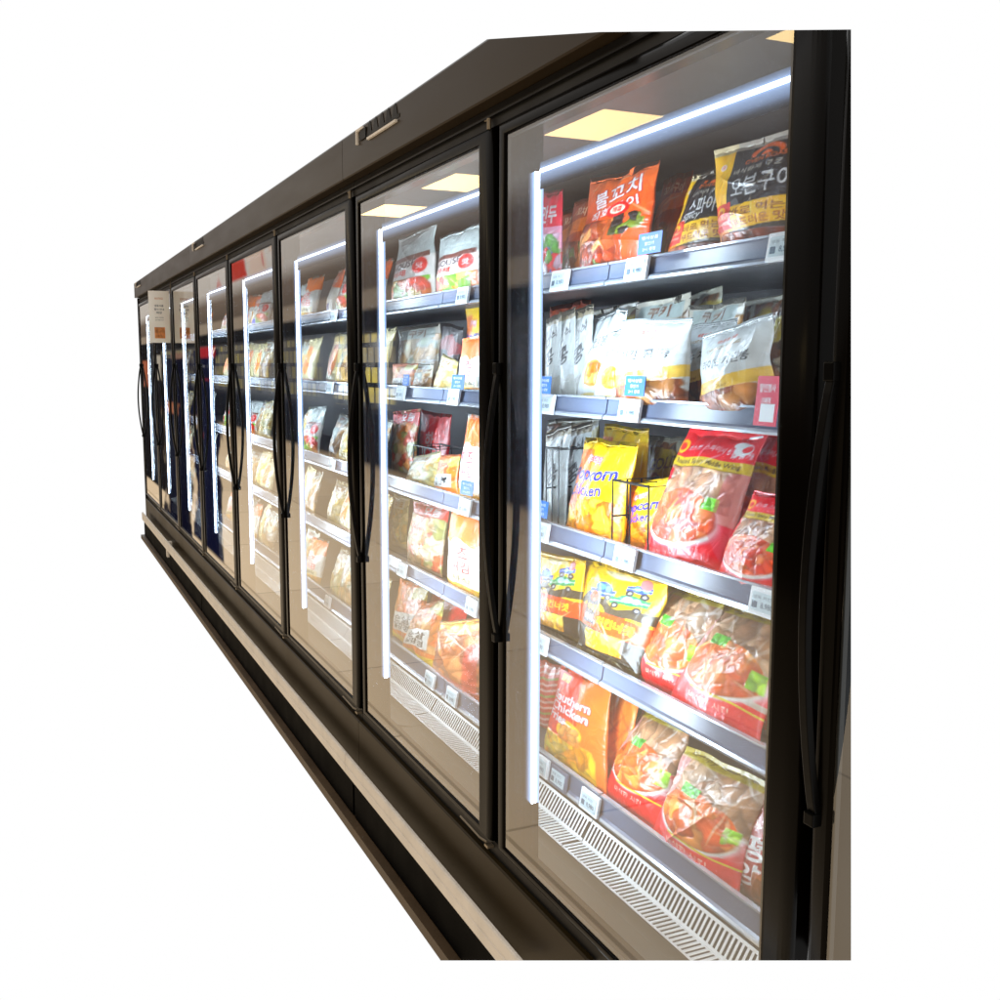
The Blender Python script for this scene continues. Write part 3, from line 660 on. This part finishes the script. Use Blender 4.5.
    # doors
    for s in range(1-ex, n+1):
        d = link('door', shared('door', door_frame), root, (-(s-1)-(.016 if s == 0 else .004 if s == 1 else 0), 0, 0))
        link('glass_pane', shared('pane', pane), d); link('gasket', shared('gasket', gasket), d)
        link('handle', shared('handle', handle), d, (-DW+.014, 0, 0)); link('hinge', shared('hinge', hinge), d); link('hinge_bar', shared('hbar', bar_hinge), d)
    return root

caseA = case(0.0, 2, 'nearest glass door freezer with fully lit shelves of bagged food', True)
caseB = case(-2.0, 3, 'middle glass door freezer in the row, behind the two nearest doors')
caseC = case(-5.0, 3, 'farthest glass door freezer in the row with dark reflections and hanging paper sign')
link('bumper_bracket', MB().prism_z([(-6.38+5, -.0355), (-6.44+5, -.0355), (-6.44+5, -.001), (-6.38+5, -.001)], .085, .19).mesh('bumper_bracket', M['bumper']), caseC)

# floor strip the cases stand on
fl = link('floor', MB().box(-8.03, .4, -.047, .85, -.03, 0.0).mesh('floor', M['floor'])); fl['kind'] = 'structure'

# ------------------------------------------------------------------ the nearest case ends where the photograph's cut-out ends
def plane(p1, p2, keep):
    n = np.cross(ray(*p1), ray(*p2)); n /= np.linalg.norm(n)
    return n if n @ ray(*keep) < 0 else -n          # the side with positive n is removed
CUTS = [plane((475, 40), (600, 32), (500, 500)), plane((600, 32), (851, 29.5), (500, 500)), plane((851, 0), (851, 999), (500, 500)), plane((0, 960.5), (999, 960.5), (500, 500))]
def tree(o): return [o]+[x for c in COL.objects if c.parent == o for x in tree(c)]
bpy.context.view_layer.update()
def trim(o):
    if o.type != 'MESH': return
    mw = o.matrix_world; pts = np.array([(mw @ v.co)[:] for v in o.data.vertices])
    todo = [n for n in CUTS if ((pts-CAM) @ n).max() > 1e-6]
    if not todo: return
    bm = bmesh.new(); bm.from_mesh(o.data); bm.transform(mw)
    for n in todo:
        if not bm.verts: break
        r = bmesh.ops.bisect_plane(bm, geom=bm.verts[:]+bm.edges[:]+bm.faces[:], plane_co=Vector(CAM), plane_no=Vector(n), clear_outer=True, dist=1e-6)
        ed = [e for e in r['geom_cut'] if isinstance(e, bmesh.types.BMEdge) and e.is_valid and e.is_boundary]
        if ed and o.name.split('.')[0] != 'glass_pane':
            try: bmesh.ops.edgenet_fill(bm, edges=ed)
            except Exception: pass
    if not bm.faces:
        bm.free(); bpy.data.objects.remove(o); return
    bm.transform(mw.inverted()); me = bpy.data.meshes.new(o.data.name)
    for m in o.data.materials: me.materials.append(m)
    bm.to_mesh(me); bm.free(); o.data = me
for o in tree(caseA)[::-1]+[fl]: trim(o)

# ------------------------------------------------------------------ packs on the shelves
RZ = rails_z()
def quad(px, yb, yt, zs):
    """TL, TR, BR, BL pixels -> BL, BR, TR, TL points with the bottom on the shelf"""
    TL, TR, BR, BL = px
    bl, br = at(*BL, yb), at(*BR, yb)
    if yt is None:
        xm = (bl[0]+br[0])/2; best = min(((abs((at(*TL, y)[0]+at(*TR, y)[0])/2-xm), y) for y in np.linspace(yb, yb+.14, 29)))
        yt = best[1]
    tl, tr = at(*TL, yt), at(*TR, yt)
    bl[2] = zs+(bl[2]-(bl[2]+br[2])/2)*.25; br[2] = 2*zs-bl[2]
    return [bl, br, tr, tl]
nbag = [0]
def bag(key, px, shelf, label, group=None, y=.33, yt=None, puff=.035, name='food_bag', seed=0, cat='food bag', res=None, cseed=0):
    zs = RZ[shelf][1]+.020
    q = quad(px, y, yt, zs); o3 = (q[0]+q[1])/2; q = [p-o3 for p in q]
    w = max(p[0] for p in px)-min(p[0] for p in px); h = max(p[1] for p in px)-min(p[1] for p in px)
    if res is None: res = (int(min(110, max(26, w*1.25))), int(min(140, max(30, h*1.15))))
    nbag[0] += 1
    me = bag_mesh(name, q, canvas(key, cseed), puff, res, seed=seed or nbag[0]*7)
    return tag(link(name, me, None, o3), label, cat, group)

G = 'frozen food bags standing on the freezer shelves'
# nearest door, top shelf
bag('pink', ((540, 192), (563, 187), (563, 281), (537, 284)), 0, 'pink dumpling bag at the left end of the nearest door\'s top shelf', G, .33, puff=.02)
bag('dorange', ((574, 202), (608, 190), (606, 272), (560, 276)), 0, 'brownish orange bag half hidden at the left of the big orange skewer bag', G, .38, puff=.02)
bag('skewer', ((591, 181), (662, 160), (646, 257), (576, 269)), 0, 'large orange bag of skewers with white lettering on the top shelf', G, .33)
bag('dorange', ((664, 180), (694, 170), (684, 255), (642, 260)), 0, 'dark orange bag standing behind the gap between orange skewer and black bags', G, .42, puff=.02, cseed=1)
bag('dorange', ((560, 212), (592, 204), (588, 272), (556, 276)), 0, 'dark brown bag at the back of the top shelf beside the pink bag', G, .47, puff=.02, cseed=2)
bag('ovenspicy', ((694, 175), (735, 163), (732, 246), (664, 252)), 0, 'narrower black and yellow roast bag leaning beside the larger one', G, .36)
bag('oven', ((714, 150), (806, 126), (800, 240), (722, 248)), 0, 'largest black and yellow oven roast bag at the right of the top shelf', G, .33, puff=.04)
# second shelf
for i, (a, l) in enumerate((( ((546, 318), (562, 312), (562, 400), (545, 402)), 'first thin grey pouch from the left on the second shelf'), (((559, 313), (576, 308), (577, 400), (558, 401)), 'second thin grey pouch from the left on the second shelf'), (((573, 310), (594, 304), (592, 400), (571, 401)), 'third thin grey pouch from the left beside the blob pouch'))):
    bag('thin', a, 1, l, G, .345+.01*i, puff=.016, cseed=i)
bag('blob', ((592, 318), (628, 306), (616, 398), (576, 400)), 1, 'white pouch with tan nugget picture, left one of two', G, .36, puff=.03)
bag('blob', ((612, 332), (645, 318), (634, 398), (592, 400)), 1, 'white pouch with tan nugget picture, partly behind the blue card', G, .33, puff=.03, cseed=1)
bag('whiteb', ((622, 321), (692, 318), (690, 402), (616, 400)), 1, 'white pouch with yellow band and browned chicken, behind the blue card', G, .315, puff=.045)
bag('white', ((688, 326), (738, 318), (722, 400), (682, 402)), 1, 'white pouch of brown chicken wedged between the two front pouches', G, .39, cseed=1)
bag('white', ((702, 335), (773, 311), (776, 404), (702, 400)), 1, 'white pouch with grey lettering beside the red card, tilted left', G, .315, puff=.045)
bag('green', ((656, 302), (724, 286), (722, 346), (652, 350)), 1, 'brown bag with olive band at the back above the white pouches', G, .50)
bag('green', ((738, 302), (796, 290), (792, 350), (734, 356)), 1, 'brown and olive bag at the back right of the second shelf', G, .50, cseed=1)
bag('cookie', ((636, 302), (692, 292), (690, 352), (632, 354)), 1, 'pale clear bag at the back above the blue card', G, .455, puff=.03, cseed=2)
bag('cookie', ((688, 306), (744, 297), (742, 352), (686, 354)), 1, 'pale clear bag at the back between the two front white pouches', G, .455, puff=.03, cseed=3)
bag('green', ((590, 312), (640, 300), (640, 360), (586, 366)), 1, 'pale brown bag at the back behind the blob pouches', G, .52, cseed=2)
bag('dorange', ((550, 308), (592, 297), (590, 350), (548, 352)), 1, 'dark reddish bag at the back left of the second shelf', G, .52, cseed=3)
# third shelf
bag('thin', ((546, 432), (572, 423), (566, 520), (543, 516)), 2, 'grey pouch at the left end of the third shelf', G, .37, puff=.02, cseed=3)
bag('thin', ((568, 428), (592, 420), (588, 518), (562, 520)), 2, 'grey pouch just left of the popcorn chicken bag', G, .42, puff=.02, cseed=4)
bag('popcorn', ((586, 438), (639, 442), (624, 548), (566, 527)), 2, 'yellow and orange popcorn chicken bag with blue lettering, standing upright', G, .33, puff=.04)
bag('popcorn', ((627, 486), (677, 476), (676, 552), (622, 546)), 2, 'yellow popcorn chicken bag slumped inside the black wire rack', G, .37, puff=.03, cseed=1)
bag('popcorn', ((604, 424), (650, 430), (646, 520), (598, 510)), 2, 'yellow bag standing behind the front popcorn chicken bag', G, .46, cseed=2)
bag('green', ((650, 434), (694, 438), (690, 520), (644, 510)), 2, 'pale olive bag at the back of the third shelf left of the red bag', G, .52, cseed=3)
bag('green', ((548, 420), (600, 416), (598, 490), (546, 488)), 2, 'olive bag at the back left of the third shelf', G, .54, cseed=4)
bag('redwing', ((688, 428), (768, 434), (722, 574), (642, 549)), 2, 'large red bag of spicy chicken wings with yellow band, at the front', G, .315, puff=.05, res=(110, 140))
bag('redwing', ((746, 430), (812, 436), (786, 562), (728, 545)), 2, 'red wing bag standing behind the large front red bag', G, .42, puff=.04, cseed=1)
bag('redwing', ((754, 490), (818, 500), (796, 608), (716, 574)), 2, 'red wing bag at the right edge of the third shelf, lying low', G, .31, puff=.045, cseed=2)
# fourth shelf
bag('yblack', ((536, 550), (586, 560), (580, 646), (533, 640)), 3, 'smaller looking yellow and black nugget bag at the left of the fourth shelf', G, .34, puff=.035)
bag('yblack', ((586, 560), (673, 581), (640, 674), (576, 650)), 3, 'yellow and black nugget bag left of the clear wing bags', G, .325, puff=.04)
bag('clear', ((668, 584), (726, 598), (694, 706), (638, 676)), 3, 'clear red edged chicken bag beside the yellow nugget bag', G, .34, puff=.045)
bag('clear', ((722, 600), (802, 622), (756, 742), (667, 694)), 3, 'clear red edged chicken bag at the right front of the fourth shelf', G, .31, puff=.05, cseed=1)
bag('clear', ((770, 612), (830, 626), (806, 740), (752, 730)), 3, 'clear chicken bag tucked behind the frame at the fourth shelf\'s right', G, .40, puff=.04, cseed=2)
# bottom shelf of the nearest door
bag('stripe', ((540, 660), (566, 666), (558, 744), (539, 738)), 4, 'striped red bag at the left of the bottom shelf', G, .42, puff=.02)
bag('fries', ((562, 664), (612, 684), (606, 790), (543, 746)), 4, 'red orange bag of chicken and fries on the bottom shelf', G, .33, puff=.035)
bag('orange', ((606, 682), (640, 698), (626, 796), (600, 788)), 4, 'plain orange bag showing its folded side beside the fries bag', G, .39, puff=.03)
bag('clear', ((645, 706), (694, 726), (660, 836), (600, 789)), 4, 'clear red bottomed chicken bag in the middle of the bottom shelf', G, .34, puff=.045, cseed=3)
bag('clear', ((686, 745), (768, 780), (738, 890), (652, 826)), 4, 'clear red bottomed chicken bag at the front of the bottom shelf\'s right', G, .315, puff=.05, cseed=4)
bag('darkred', ((750, 785), (826, 812), (800, 935), (730, 892)), 4, 'dark red bag with big white letters at the bottom right', G, .345, puff=.03)
# second door
bag('silver', ((400, 240), (437, 221), (437, 299), (391, 299)), 0, 'silver vegetable bag with folded top, left of two behind the second door', G, .33)
bag('silver', ((440, 238), (484, 221), (484, 296), (437, 299)), 0, 'silver vegetable bag, right of two behind the second door', G, .33, cseed=1)
bag('cookie', ((398, 330), (441, 321), (440, 374), (396, 376)), 1, 'pale clear bag of cookies at the back of second door\'s second shelf', G, .42, puff=.025)
bag('dark', ((440, 322), (464, 328), (462, 376), (440, 374)), 1, 'dark grey bag behind the orange wedge bag', G, .43, puff=.02)
bag('lab', ((393, 364), (418, 363), (420, 391), (392, 391)), 1, 'low orange pack at the left front of second door\'s second shelf', G, .34, puff=.02)
bag('cookie', ((414, 364), (434, 364), (432, 391), (412, 391)), 1, 'low pale pack between orange packs behind the second door', G, .34, puff=.02, cseed=1)
bag('cheese', ((443, 353), (458, 361), (457, 393), (431, 391)), 1, 'orange yellow wedge bag beside the white bag with a blue card', G, .33, puff=.02)
bag('orwhite', ((462, 340), (488, 332), (488, 396), (459, 394)), 1, 'white bag behind a blue card at second door\'s right edge', G, .33, puff=.03)
bag('popcorn', ((466, 308), (492, 302), (490, 346), (466, 344)), 1, 'yellow bag at the back above the white bag, second door', G, .45, puff=.02, cseed=3)
bag('tomato', ((393, 412), (421, 409), (415, 476), (392, 474)), 2, 'pale red and white bag at the left of second door\'s third shelf', G, .42, puff=.025)
bag('redplain', ((421, 410), (452, 414), (448, 480), (418, 478)), 2, 'red bag behind the wire rack of the second door', G, .48, puff=.02)
bag('cheese', ((414, 457), (441, 451), (440, 489), (405, 483)), 2, 'golden nugget bag in front of the second door\'s wire rack', G, .34, puff=.025, cseed=1)
bag('lab', ((441, 455), (461, 454), (459, 494), (433, 490)), 2, 'orange bag beside the golden nugget bag, second door', G, .335, puff=.025, cseed=1)
bag('orwhite', ((468, 414), (490, 417), (488, 500), (459, 494)), 2, 'tall orange and white bag at the right of second door\'s third shelf', G, .33, cseed=1)
bag('tomato', ((414, 499), (450, 507), (442, 582), (408, 568)), 3, 'clear bag of mixed orange pieces with red top, second door', G, .35, puff=.04, cseed=1)
bag('orwhite', ((451, 509), (492, 516), (488, 604), (449, 588)), 3, 'orange topped white bag on second door\'s fourth shelf', G, .325, puff=.04, cseed=2)
bag('cheese', ((394, 494), (410, 498), (407, 566), (391, 560)), 3, 'pale yellow bag beside the light strip of the second door', G, .42, puff=.02, cseed=2)
bag('lab', ((400, 578), (430, 586), (420, 664), (393, 648)), 4, 'orange bag with white label behind the other labelled bag, second door', G, .36, puff=.03, cseed=2)
bag('lab', ((417, 606), (446, 598), (434, 684), (402, 664)), 4, 'orange bag with white label at the front of second door\'s bottom shelf', G, .33, puff=.03, cseed=3)
bag('redplain', ((432, 588), (470, 602), (456, 670), (424, 650)), 4, 'bright red bag above the clear brown bag, second door', G, .40, puff=.03, cseed=1)
bag('brown', ((440, 622), (494, 616), (490, 716), (433, 676)), 4, 'large clear bag of brown meat on second door\'s bottom shelf', G, .325, puff=.05)

# farther doors: each pack stands on its own, meshes shared
SH = ['top', 'second', 'third', 'fourth', 'bottom']
DN_ = {3: 'third', 4: 'fourth', 5: 'fifth', 6: 'sixth', 7: 'seventh', 8: 'eighth'}
KIND = dict(orblue='orange and blue shrimp bag', cream='cream carton style pack', cheese='pale cheese coloured bag', cookie='pale biscuit bag', orwhite='orange topped white bag', tomato='reddish mixed bag', lab='orange labelled bag', silver='silver vegetable bag')
rows = {0: ['orblue', 'orwhite', 'silver'], 1: ['cream', 'cream', 'cookie'], 2: ['cookie', 'silver', 'cheese'], 3: ['cheese', 'cookie', 'cream'], 4: ['cheese', 'orwhite', 'cookie']}
proto = {}
POS = ['nearest the right', 'second from the right', 'third from the right', 'nearest the left']
for dn in range(3, 9):
    for k in range(5):
        for j in range(4 if dn < 6 else 2):
            x = -(dn-1)-.84-j*.205+rnd.uniform(-.015, .015)
            key = rows[k][(j+dn) % 3]
            hh = {0: .20, 1: .22, 2: .21, 3: .20, 4: .22}[k]*rnd.uniform(.9, 1.08)
            pk = (key, (k+j) % 2)
            if pk not in proto:
                h0 = .21
                q = [(-.105, 0, 0), (.105, 0, 0), (.105, .05, h0), (-.105, .05, h0)]
                proto[pk] = bag_mesh('food_bag', q, canvas(key, (k+j) % 2), .035, (40, 46), seed=200+len(proto))
            o = link('food_bag', proto[pk], None, (x, .332+.012*(j % 2), RZ[k][1]+.020))
            o.scale = (1, 1, hh/.21); o.rotation_euler = (0, rnd.uniform(-.07, .07), rnd.uniform(-.15, .15))
            tag(o, f'{KIND[key]} on {DN_[dn]} door\'s {SH[k]} shelf, {POS[j] if dn < 6 else POS[3*j]}', 'food bag', G)

# ------------------------------------------------------------------ price tags, cards, wire racks, sign
def price_tag(px, shelf, label, w=.085, h=.050, dark=False):
    zt, zb = RZ[shelf]; y = SHELF_Y-.014
    c = at(px[0], px[1], y); z = (zt+zb)/2-.001
    o = link('price_tag', MB().box(-w/2, w/2, -.004, .004, -h/2, h/2).mesh('price_tag', M['tagwhite'] if not dark else M['rail'], bevel=.0025), None, (c[0], y, z))
    o.rotation_euler = (math.radians(-10), 0, 0)
    link('screen', MB().box(-w*.40, w*.40, -.0052, -.0041, -h*.34, h*.34).mesh('screen', M['screen']), o)
    t1 = text_mesh('냉동 치킨', w*.56, h*.13, M['tagtext']); a = link('lettering', t1, o, (-w*.06, -.0060, h*.17))
    t2 = text_mesh('8,980', w*.40, h*.24, M['tagtext'], .01); link('price_figures', t2, o, (w*.12, -.0060, -h*.12))
    link('barcode', MB().box(-w*.36, -w*.2, -.0058, -.0053, -h*.24, 0).mesh('barcode', M['tagtext']), o)
    return tag(o, label, 'price tag', 'electronic price tags clipped to the shelf rails')
for px, k, l in (((560, 279), 0, 'white price tag on the top rail under the pink bag'), ((637, 265), 0, 'white price tag on the top rail under the orange skewer bag'), ((785, 240), 0, 'white price tag on the top rail under the big black bag'),
                 ((546, 403), 1, 'white price tag on the second rail beside the nearest light strip'), ((630, 407), 1, 'white price tag on the second rail below the white pouch'),
                 ((541, 531), 2, 'white price tag on the third rail beside the nearest light strip'), ((625, 555), 2, 'white price tag on the third rail below the popcorn bag'), ((766, 600), 2, 'white price tag on the third rail below the right red bag'),
                 ((540, 647), 3, 'white price tag on the fourth rail at the left light strip'), ((590, 806), 4, 'white price tag on the bottom rail below the fries bag'), ((541, 768), 4, 'white price tag on the bottom rail at the left light strip'),
                 ((463, 294), 0, 'price tag on second door\'s top rail under the silver bags'), ((401, 399), 1, 'left price tag on second door\'s second rail'), ((454, 397), 1, 'price tag under the blue card on second door\'s second rail'),
                 ((465, 505), 2, 'price tag on second door\'s third rail under the tall bag'), ((402, 567), 3, 'left price tag on second door\'s fourth rail'), ((472, 604), 3, 'right price tag on second door\'s fourth rail'),
                 ((430, 688), 4, 'left price tag on second door\'s bottom rail'), ((452, 704), 4, 'right price tag on second door\'s bottom rail'),
                 ((334, 322), 0, 'price tag on third door\'s top rail'), ((330, 386), 1, 'price tag on third door\'s second rail'), ((332, 470), 2, 'price tag on third door\'s third rail'), ((328, 613), 4, 'price tag on third door\'s bottom rail')):
    price_tag(px, k, l)
price_tag((559, 778), 4, 'dark grey price tag at the left of the bottom rail', dark=True)

def card(px, shelf, label, w=.083, h=.042, mat='blue', y=.258, name='promo_card', lines=('행사상품', '할인가', '2+1 증정')):
    c = at(px[0], px[1], y)
    o = link(name, MB().box(-w/2, w/2, -.0008, .0008, -h/2, h/2).mesh(name, M[mat]), None, tuple(c))
    o.rotation_euler = (math.radians(-6), 0, math.radians(rnd.uniform(-3, 3)))
    for i, t in enumerate(lines):
        ww = w*(.72, .42, .56)[i % 3]; link('lettering', text_mesh(t, ww, h*.17, M['white_print'], .012), o, (0, -.0016, h*(.26-.27*i)))
    return tag(o, label, 'card', 'cards clipped on the shelf rails')
card((650, 243), 0, 'blue card in front of the orange skewer bag on the top shelf')
card((635, 386), 1, 'blue card in front of the white pouch on the second shelf')
card((545, 385), 1, 'blue card beside the nearest light strip on the second shelf', w=.06)
card((542, 509), 2, 'blue card beside the nearest light strip on the third shelf', w=.06)
card((458, 382), 1, 'blue card in front of the white bag behind the second door')
card((467, 488), 2, 'blue card at the right of second door\'s third shelf')
card((406, 380), 1, 'small blue card at the left of second door\'s second shelf', w=.06, h=.036)
rc = card((767, 401), 1, 'red card on the second rail at the nearest door\'s right', w=.060, h=.086, mat='redcard', y=.262, lines=('할인행사', '이벤트'))
link('pink_patch', MB().box(-.014, .023, -.0016, -.0009, -.036, -.005).mesh('pink_patch', M['white_print']), rc)

def wire_rack(px, y0, y1, w, h, shelf, label):
    zs = RZ[shelf][1]+.019; c = at(px[0], px[1], y0)
    mb = MB(); r = .0022
    for x in (0, w*.5, w):
        mb.tube([(x, 0, 0), (x, 0, h), (x, y1-y0, h), (x, y1-y0, 0)], r, 6)
    mb.tube([(0, 0, h), (w, 0, h)], r*1.4, 6); mb.tube([(0, y1-y0, h), (w, y1-y0, h)], r*1.4, 6); mb.tube([(0, 0, h*.5), (0, y1-y0, h*.5)], r, 6)
    for t in (.33, .66): mb.tube([(0, (y1-y0)*t, 0), (0, (y1-y0)*t, h)], r, 6)
    mb.tube([(0, 0, .003), (w, 0, .003)], r, 6)
    return tag(link('wire_rack', mb.mesh('wire_rack', M['wire']), None, (c[0], y0, zs)), label, 'wire rack', 'black wire racks dividing the shelves')
wire_rack((612, 540), .305, .42, .15, .165, 2, 'black wire rack between popcorn bags on the nearest third shelf')
wire_rack((414, 475), .36, .46, .22, .14, 2, 'black wire rack behind golden nugget bag of the second door')
wire_rack((546, 500), .33, .50, .07, .21, 2, 'black wire rack at the left end of the nearest third shelf')

sg = empty('hanging_sign', (-6.0, -.073, 1.707), 'cream paper sign hanging from the header at the far left', 'sign')
link('sheet', MB().box(-.001, .001, -.063, .063, -.163, .163).mesh('sheet', M['paper']), sg)
for t, w, h, z in (('NOTICE', .05, .012, .115), ('냉동식품', .055, .014, .070), ('행사 안내', .060, .014, .047), ('매장', .035, .014, .026), ('문의는 직원에게', .05, .007, -.005), ('감사합니다', .05, .007, -.02)):
    l = link('lettering', text_mesh(t, w, h, M['ink'] if 'N' not in t else M['orange_print'], .01), sg, (.0022, 0, z)); l.rotation_euler = (0, 0, math.pi/2)
link('picture', MB().box(.0012, .0016, -.032, .032, -.135, -.065).mesh('picture', M['orange_print']), sg)
link('hook', MB().tube([(0, .063, .15), (0, .075, .15), (0, .075, .225)], .002, 6).mesh('hook', M['bright']), sg)

# ------------------------------------------------------------------ ceiling lamps of the shop (seen only as reflections) and the surroundings
def lamp(name, x):
    d = bpy.data.lights.new(name, 'AREA'); d.shape = 'RECTANGLE'; d.size = .78; d.size_y = .42; d.color = (1, .72, .30); d.energy = 5.2
    o = bpy.data.objects.new(name, d); COL.objects.link(o); o.location = (x, -2.5, 2.9); return o
for x in (-.45, -2.65, -4.9, -7.2, -8.95): lamp('ceiling_lamp', x)

W = bpy.data.worlds.new('World'); SC.world = W; W.use_nodes = True
nt = W.node_tree; nt.nodes.clear()
wo = nt.nodes.new('ShaderNodeOutputWorld'); bg = nt.nodes.new('ShaderNodeBackground'); nt.links.new(bg.outputs[0], wo.inputs[0])
tc = nt.nodes.new('ShaderNodeTexCoord'); sp = nt.nodes.new('ShaderNodeSeparateXYZ'); nt.links.new(tc.outputs['Generated'], sp.inputs[0])
X, Y, Z = sp.outputs
mn = lambda *a, **k: math_node(nt, *a, **k)
ay = mn('MAXIMUM', mn('ABSOLUTE', Y), .01)
u = mn('DIVIDE', X, ay); v = mn('DIVIDE', Z, ay)
def mixc(fac, a, b):
    n = nt.nodes.new('ShaderNodeMix'); n.data_type = 'RGBA'; 
    if isinstance(fac, (int, float)): n.inputs[0].default_value = fac
    else: nt.links.new(fac, n.inputs[0])
    for sock, val in ((n.inputs[6], a), (n.inputs[7], b)):
        if isinstance(val, tuple): sock.default_value = (*val, 1)
        else: nt.links.new(val, sock)
    return n.outputs[2]
def between(x, a, b, e=.01):
    return mn('MULTIPLY', mn('MULTIPLY_ADD', x, 1/e, -a/e, clamp=True), mn('MULTIPLY_ADD', x, -1/e, b/e, clamp=True))
# height bands of the shop opposite
ramp = nt.nodes.new('ShaderNodeValToRGB'); cr = ramp.color_ramp; cr.interpolation = 'LINEAR'
mapv = mn('MULTIPLY_ADD', v, .5, .5, clamp=True)        # v -1..1
bands = [(-1.0, (.92, .72, .49)), (-.42, (.76, .59, .39)), (-.325, (.52, .39, .25)), (-.305, (.012, .012, .016)), (-.16, (.010, .011, .018)), (-.13, (.05, .05, .06)), (.10, (.06, .055, .055)), (.115, (.012, .011, .012)), (.165, (.014, .012, .012)), (.18, (.34, .27, .20)), (.225, (.34, .27, .20)), (.24, (.14, .105, .08)), (.33, (.20, .15, .115)), (.40, (.58, .53, .48)), (1.0, (.80, .75, .70))]
while len(cr.elements) < len(bands): cr.elements.new(.5)
for e, (p, c) in zip(cr.elements, bands): e.position = p*.5+.5; e.color = (*c, 1)
nt.links.new(mapv, ramp.inputs[0])
col = ramp.outputs[0]
# goods on the shelves opposite
cb = nt.nodes.new('ShaderNodeCombineXYZ'); nt.links.new(u, cb.inputs[0]); nt.links.new(v, cb.inputs[1])
br = nt.nodes.new('ShaderNodeTexBrick'); nt.links.new(cb.outputs[0], br.inputs['Vector'])
br.inputs['Scale'].default_value = 1.0; br.inputs['Brick Width'].default_value = .07; br.inputs['Row Height'].default_value = .062; br.inputs['Mortar Size'].default_value = .008; br.inputs['Mortar'].default_value = (.01, .01, .012, 1)
br.inputs['Color1'].default_value = (1.6, 1.3, .22, 1); br.inputs['Color2'].default_value = (.5, .42, .30, 1)
vo = nt.nodes.new('ShaderNodeTexNoise'); vo.inputs['Scale'].default_value = 9; nt.links.new(cb.outputs[0], vo.inputs['Vector'])
goods = mixc(mn('MULTIPLY_ADD', vo.outputs['Fac'], 2.2, -.8, clamp=True), br.outputs['Color'], (.55, .55, .56))
n3 = nt.nodes.new('ShaderNodeTexNoise'); n3.inputs['Scale'].default_value = 1.6; nt.links.new(cb.outputs[0], n3.inputs['Vector'])
gm = mn('MULTIPLY', between(v, -.135, .10), mn('MULTIPLY_ADD', between(u, -3.6, -2.9, .1), 1.1, mn('MULTIPLY', between(u, -12, -3.7, .1), .28)))
col = mixc(mn('MULTIPLY', gm, mn('MULTIPLY_ADD', n3.outputs['Fac'], 1.6, .0, clamp=True)), col, goods)
# floor tiles
az = mn('MAXIMUM', mn('ABSOLUTE', Z), .02)
cf = nt.nodes.new('ShaderNodeCombineXYZ'); nt.links.new(mn('DIVIDE', X, az), cf.inputs[0]); nt.links.new(mn('DIVIDE', Y, az), cf.inputs[1])
bt = nt.nodes.new('ShaderNodeTexBrick'); nt.links.new(cf.outputs[0], bt.inputs['Vector']); bt.offset = .5
bt.inputs['Scale'].default_value = 1.0; bt.inputs['Brick Width'].default_value = 1.3; bt.inputs['Row Height'].default_value = .9; bt.inputs['Mortar Size'].default_value = .006; bt.inputs['Mortar Smooth'].default_value = .3
bt.inputs['Color1'].default_value = (1, 1, 1, 1); bt.inputs['Color2'].default_value = (.88, .87, .86, 1); bt.inputs['Mortar'].default_value = (.6, .58, .55, 1)
mul = nt.nodes.new('ShaderNodeMix'); mul.data_type = 'RGBA'; mul.blend_type = 'MULTIPLY'; mul.inputs[0].default_value = 1
nt.links.new(col, mul.inputs[6]); nt.links.new(bt.outputs['Color'], mul.inputs[7])
col = mixc(mn('LESS_THAN', v, -.31), col, mul.outputs[2])
n4 = nt.nodes.new('ShaderNodeTexNoise'); n4.inputs['Scale'].default_value = 3.2; n4.inputs['Detail'].default_value = 3; nt.links.new(cb.outputs[0], n4.inputs['Vector'])
uw = mn('ADD', u, mn('MULTIPLY_ADD', n4.outputs['Fac'], 1.1, -.55))
# shoppers in dark navy clothes further along the aisle
for (u0, u1, v0, v1, c) in ((-6.95, -5.9, -1.12, .10, (.006, .007, .028)), (-8.4, -7.05, -1.30, .06, (.005, .005, .016)), (-6.6, -6.0, .03, .11, (.42, .02, .03)), (-6.6, -6.05, -.10, -.075, (.40, .02, .03)), (-12, -9.6, -1.4, -.3, (.010, .011, .03)), (-9.0, -7.5, -.36, -.26, (.35, .12, .05)), (-5.7, -5.05, .40, .56, (.55, .06, .04)), (-5.05, -4.4, .38, .62, (.62, .46, .36)), (-4.75, -4.55, .42, .50, (.5, .05, .04)), (-6.5, -6.2, -.02, .0, (.6, .6, .6)), (-7.9, -7.3, .03, .09, (.25, .14, .10)), (-7.2, -6.9, -.6, -.2, (.05, .02, .03)), (-14, -8.3, -1.0, .12, (.012, .010, .011)), (-8.9, -8.4, -.13, .08, (.45, .40, .32)), (-9.8, -9.3, -.2, .04, (.40, .12, .06)), (-6.7, -6.3, -.45, -.40, (.35, .03, .03))):
    col = mixc(mn('MULTIPLY', between(uw, u0, u1, .1), between(v, v0, v1, .02)), col, c)
# the photograph's plain white surround on the wall side
col = mixc(mn('GREATER_THAN', Y, -.055), col, (1.0, 1.0, 1.0))
nt.links.new(col, bg.inputs[0]); bg.inputs[1].default_value = 1.0
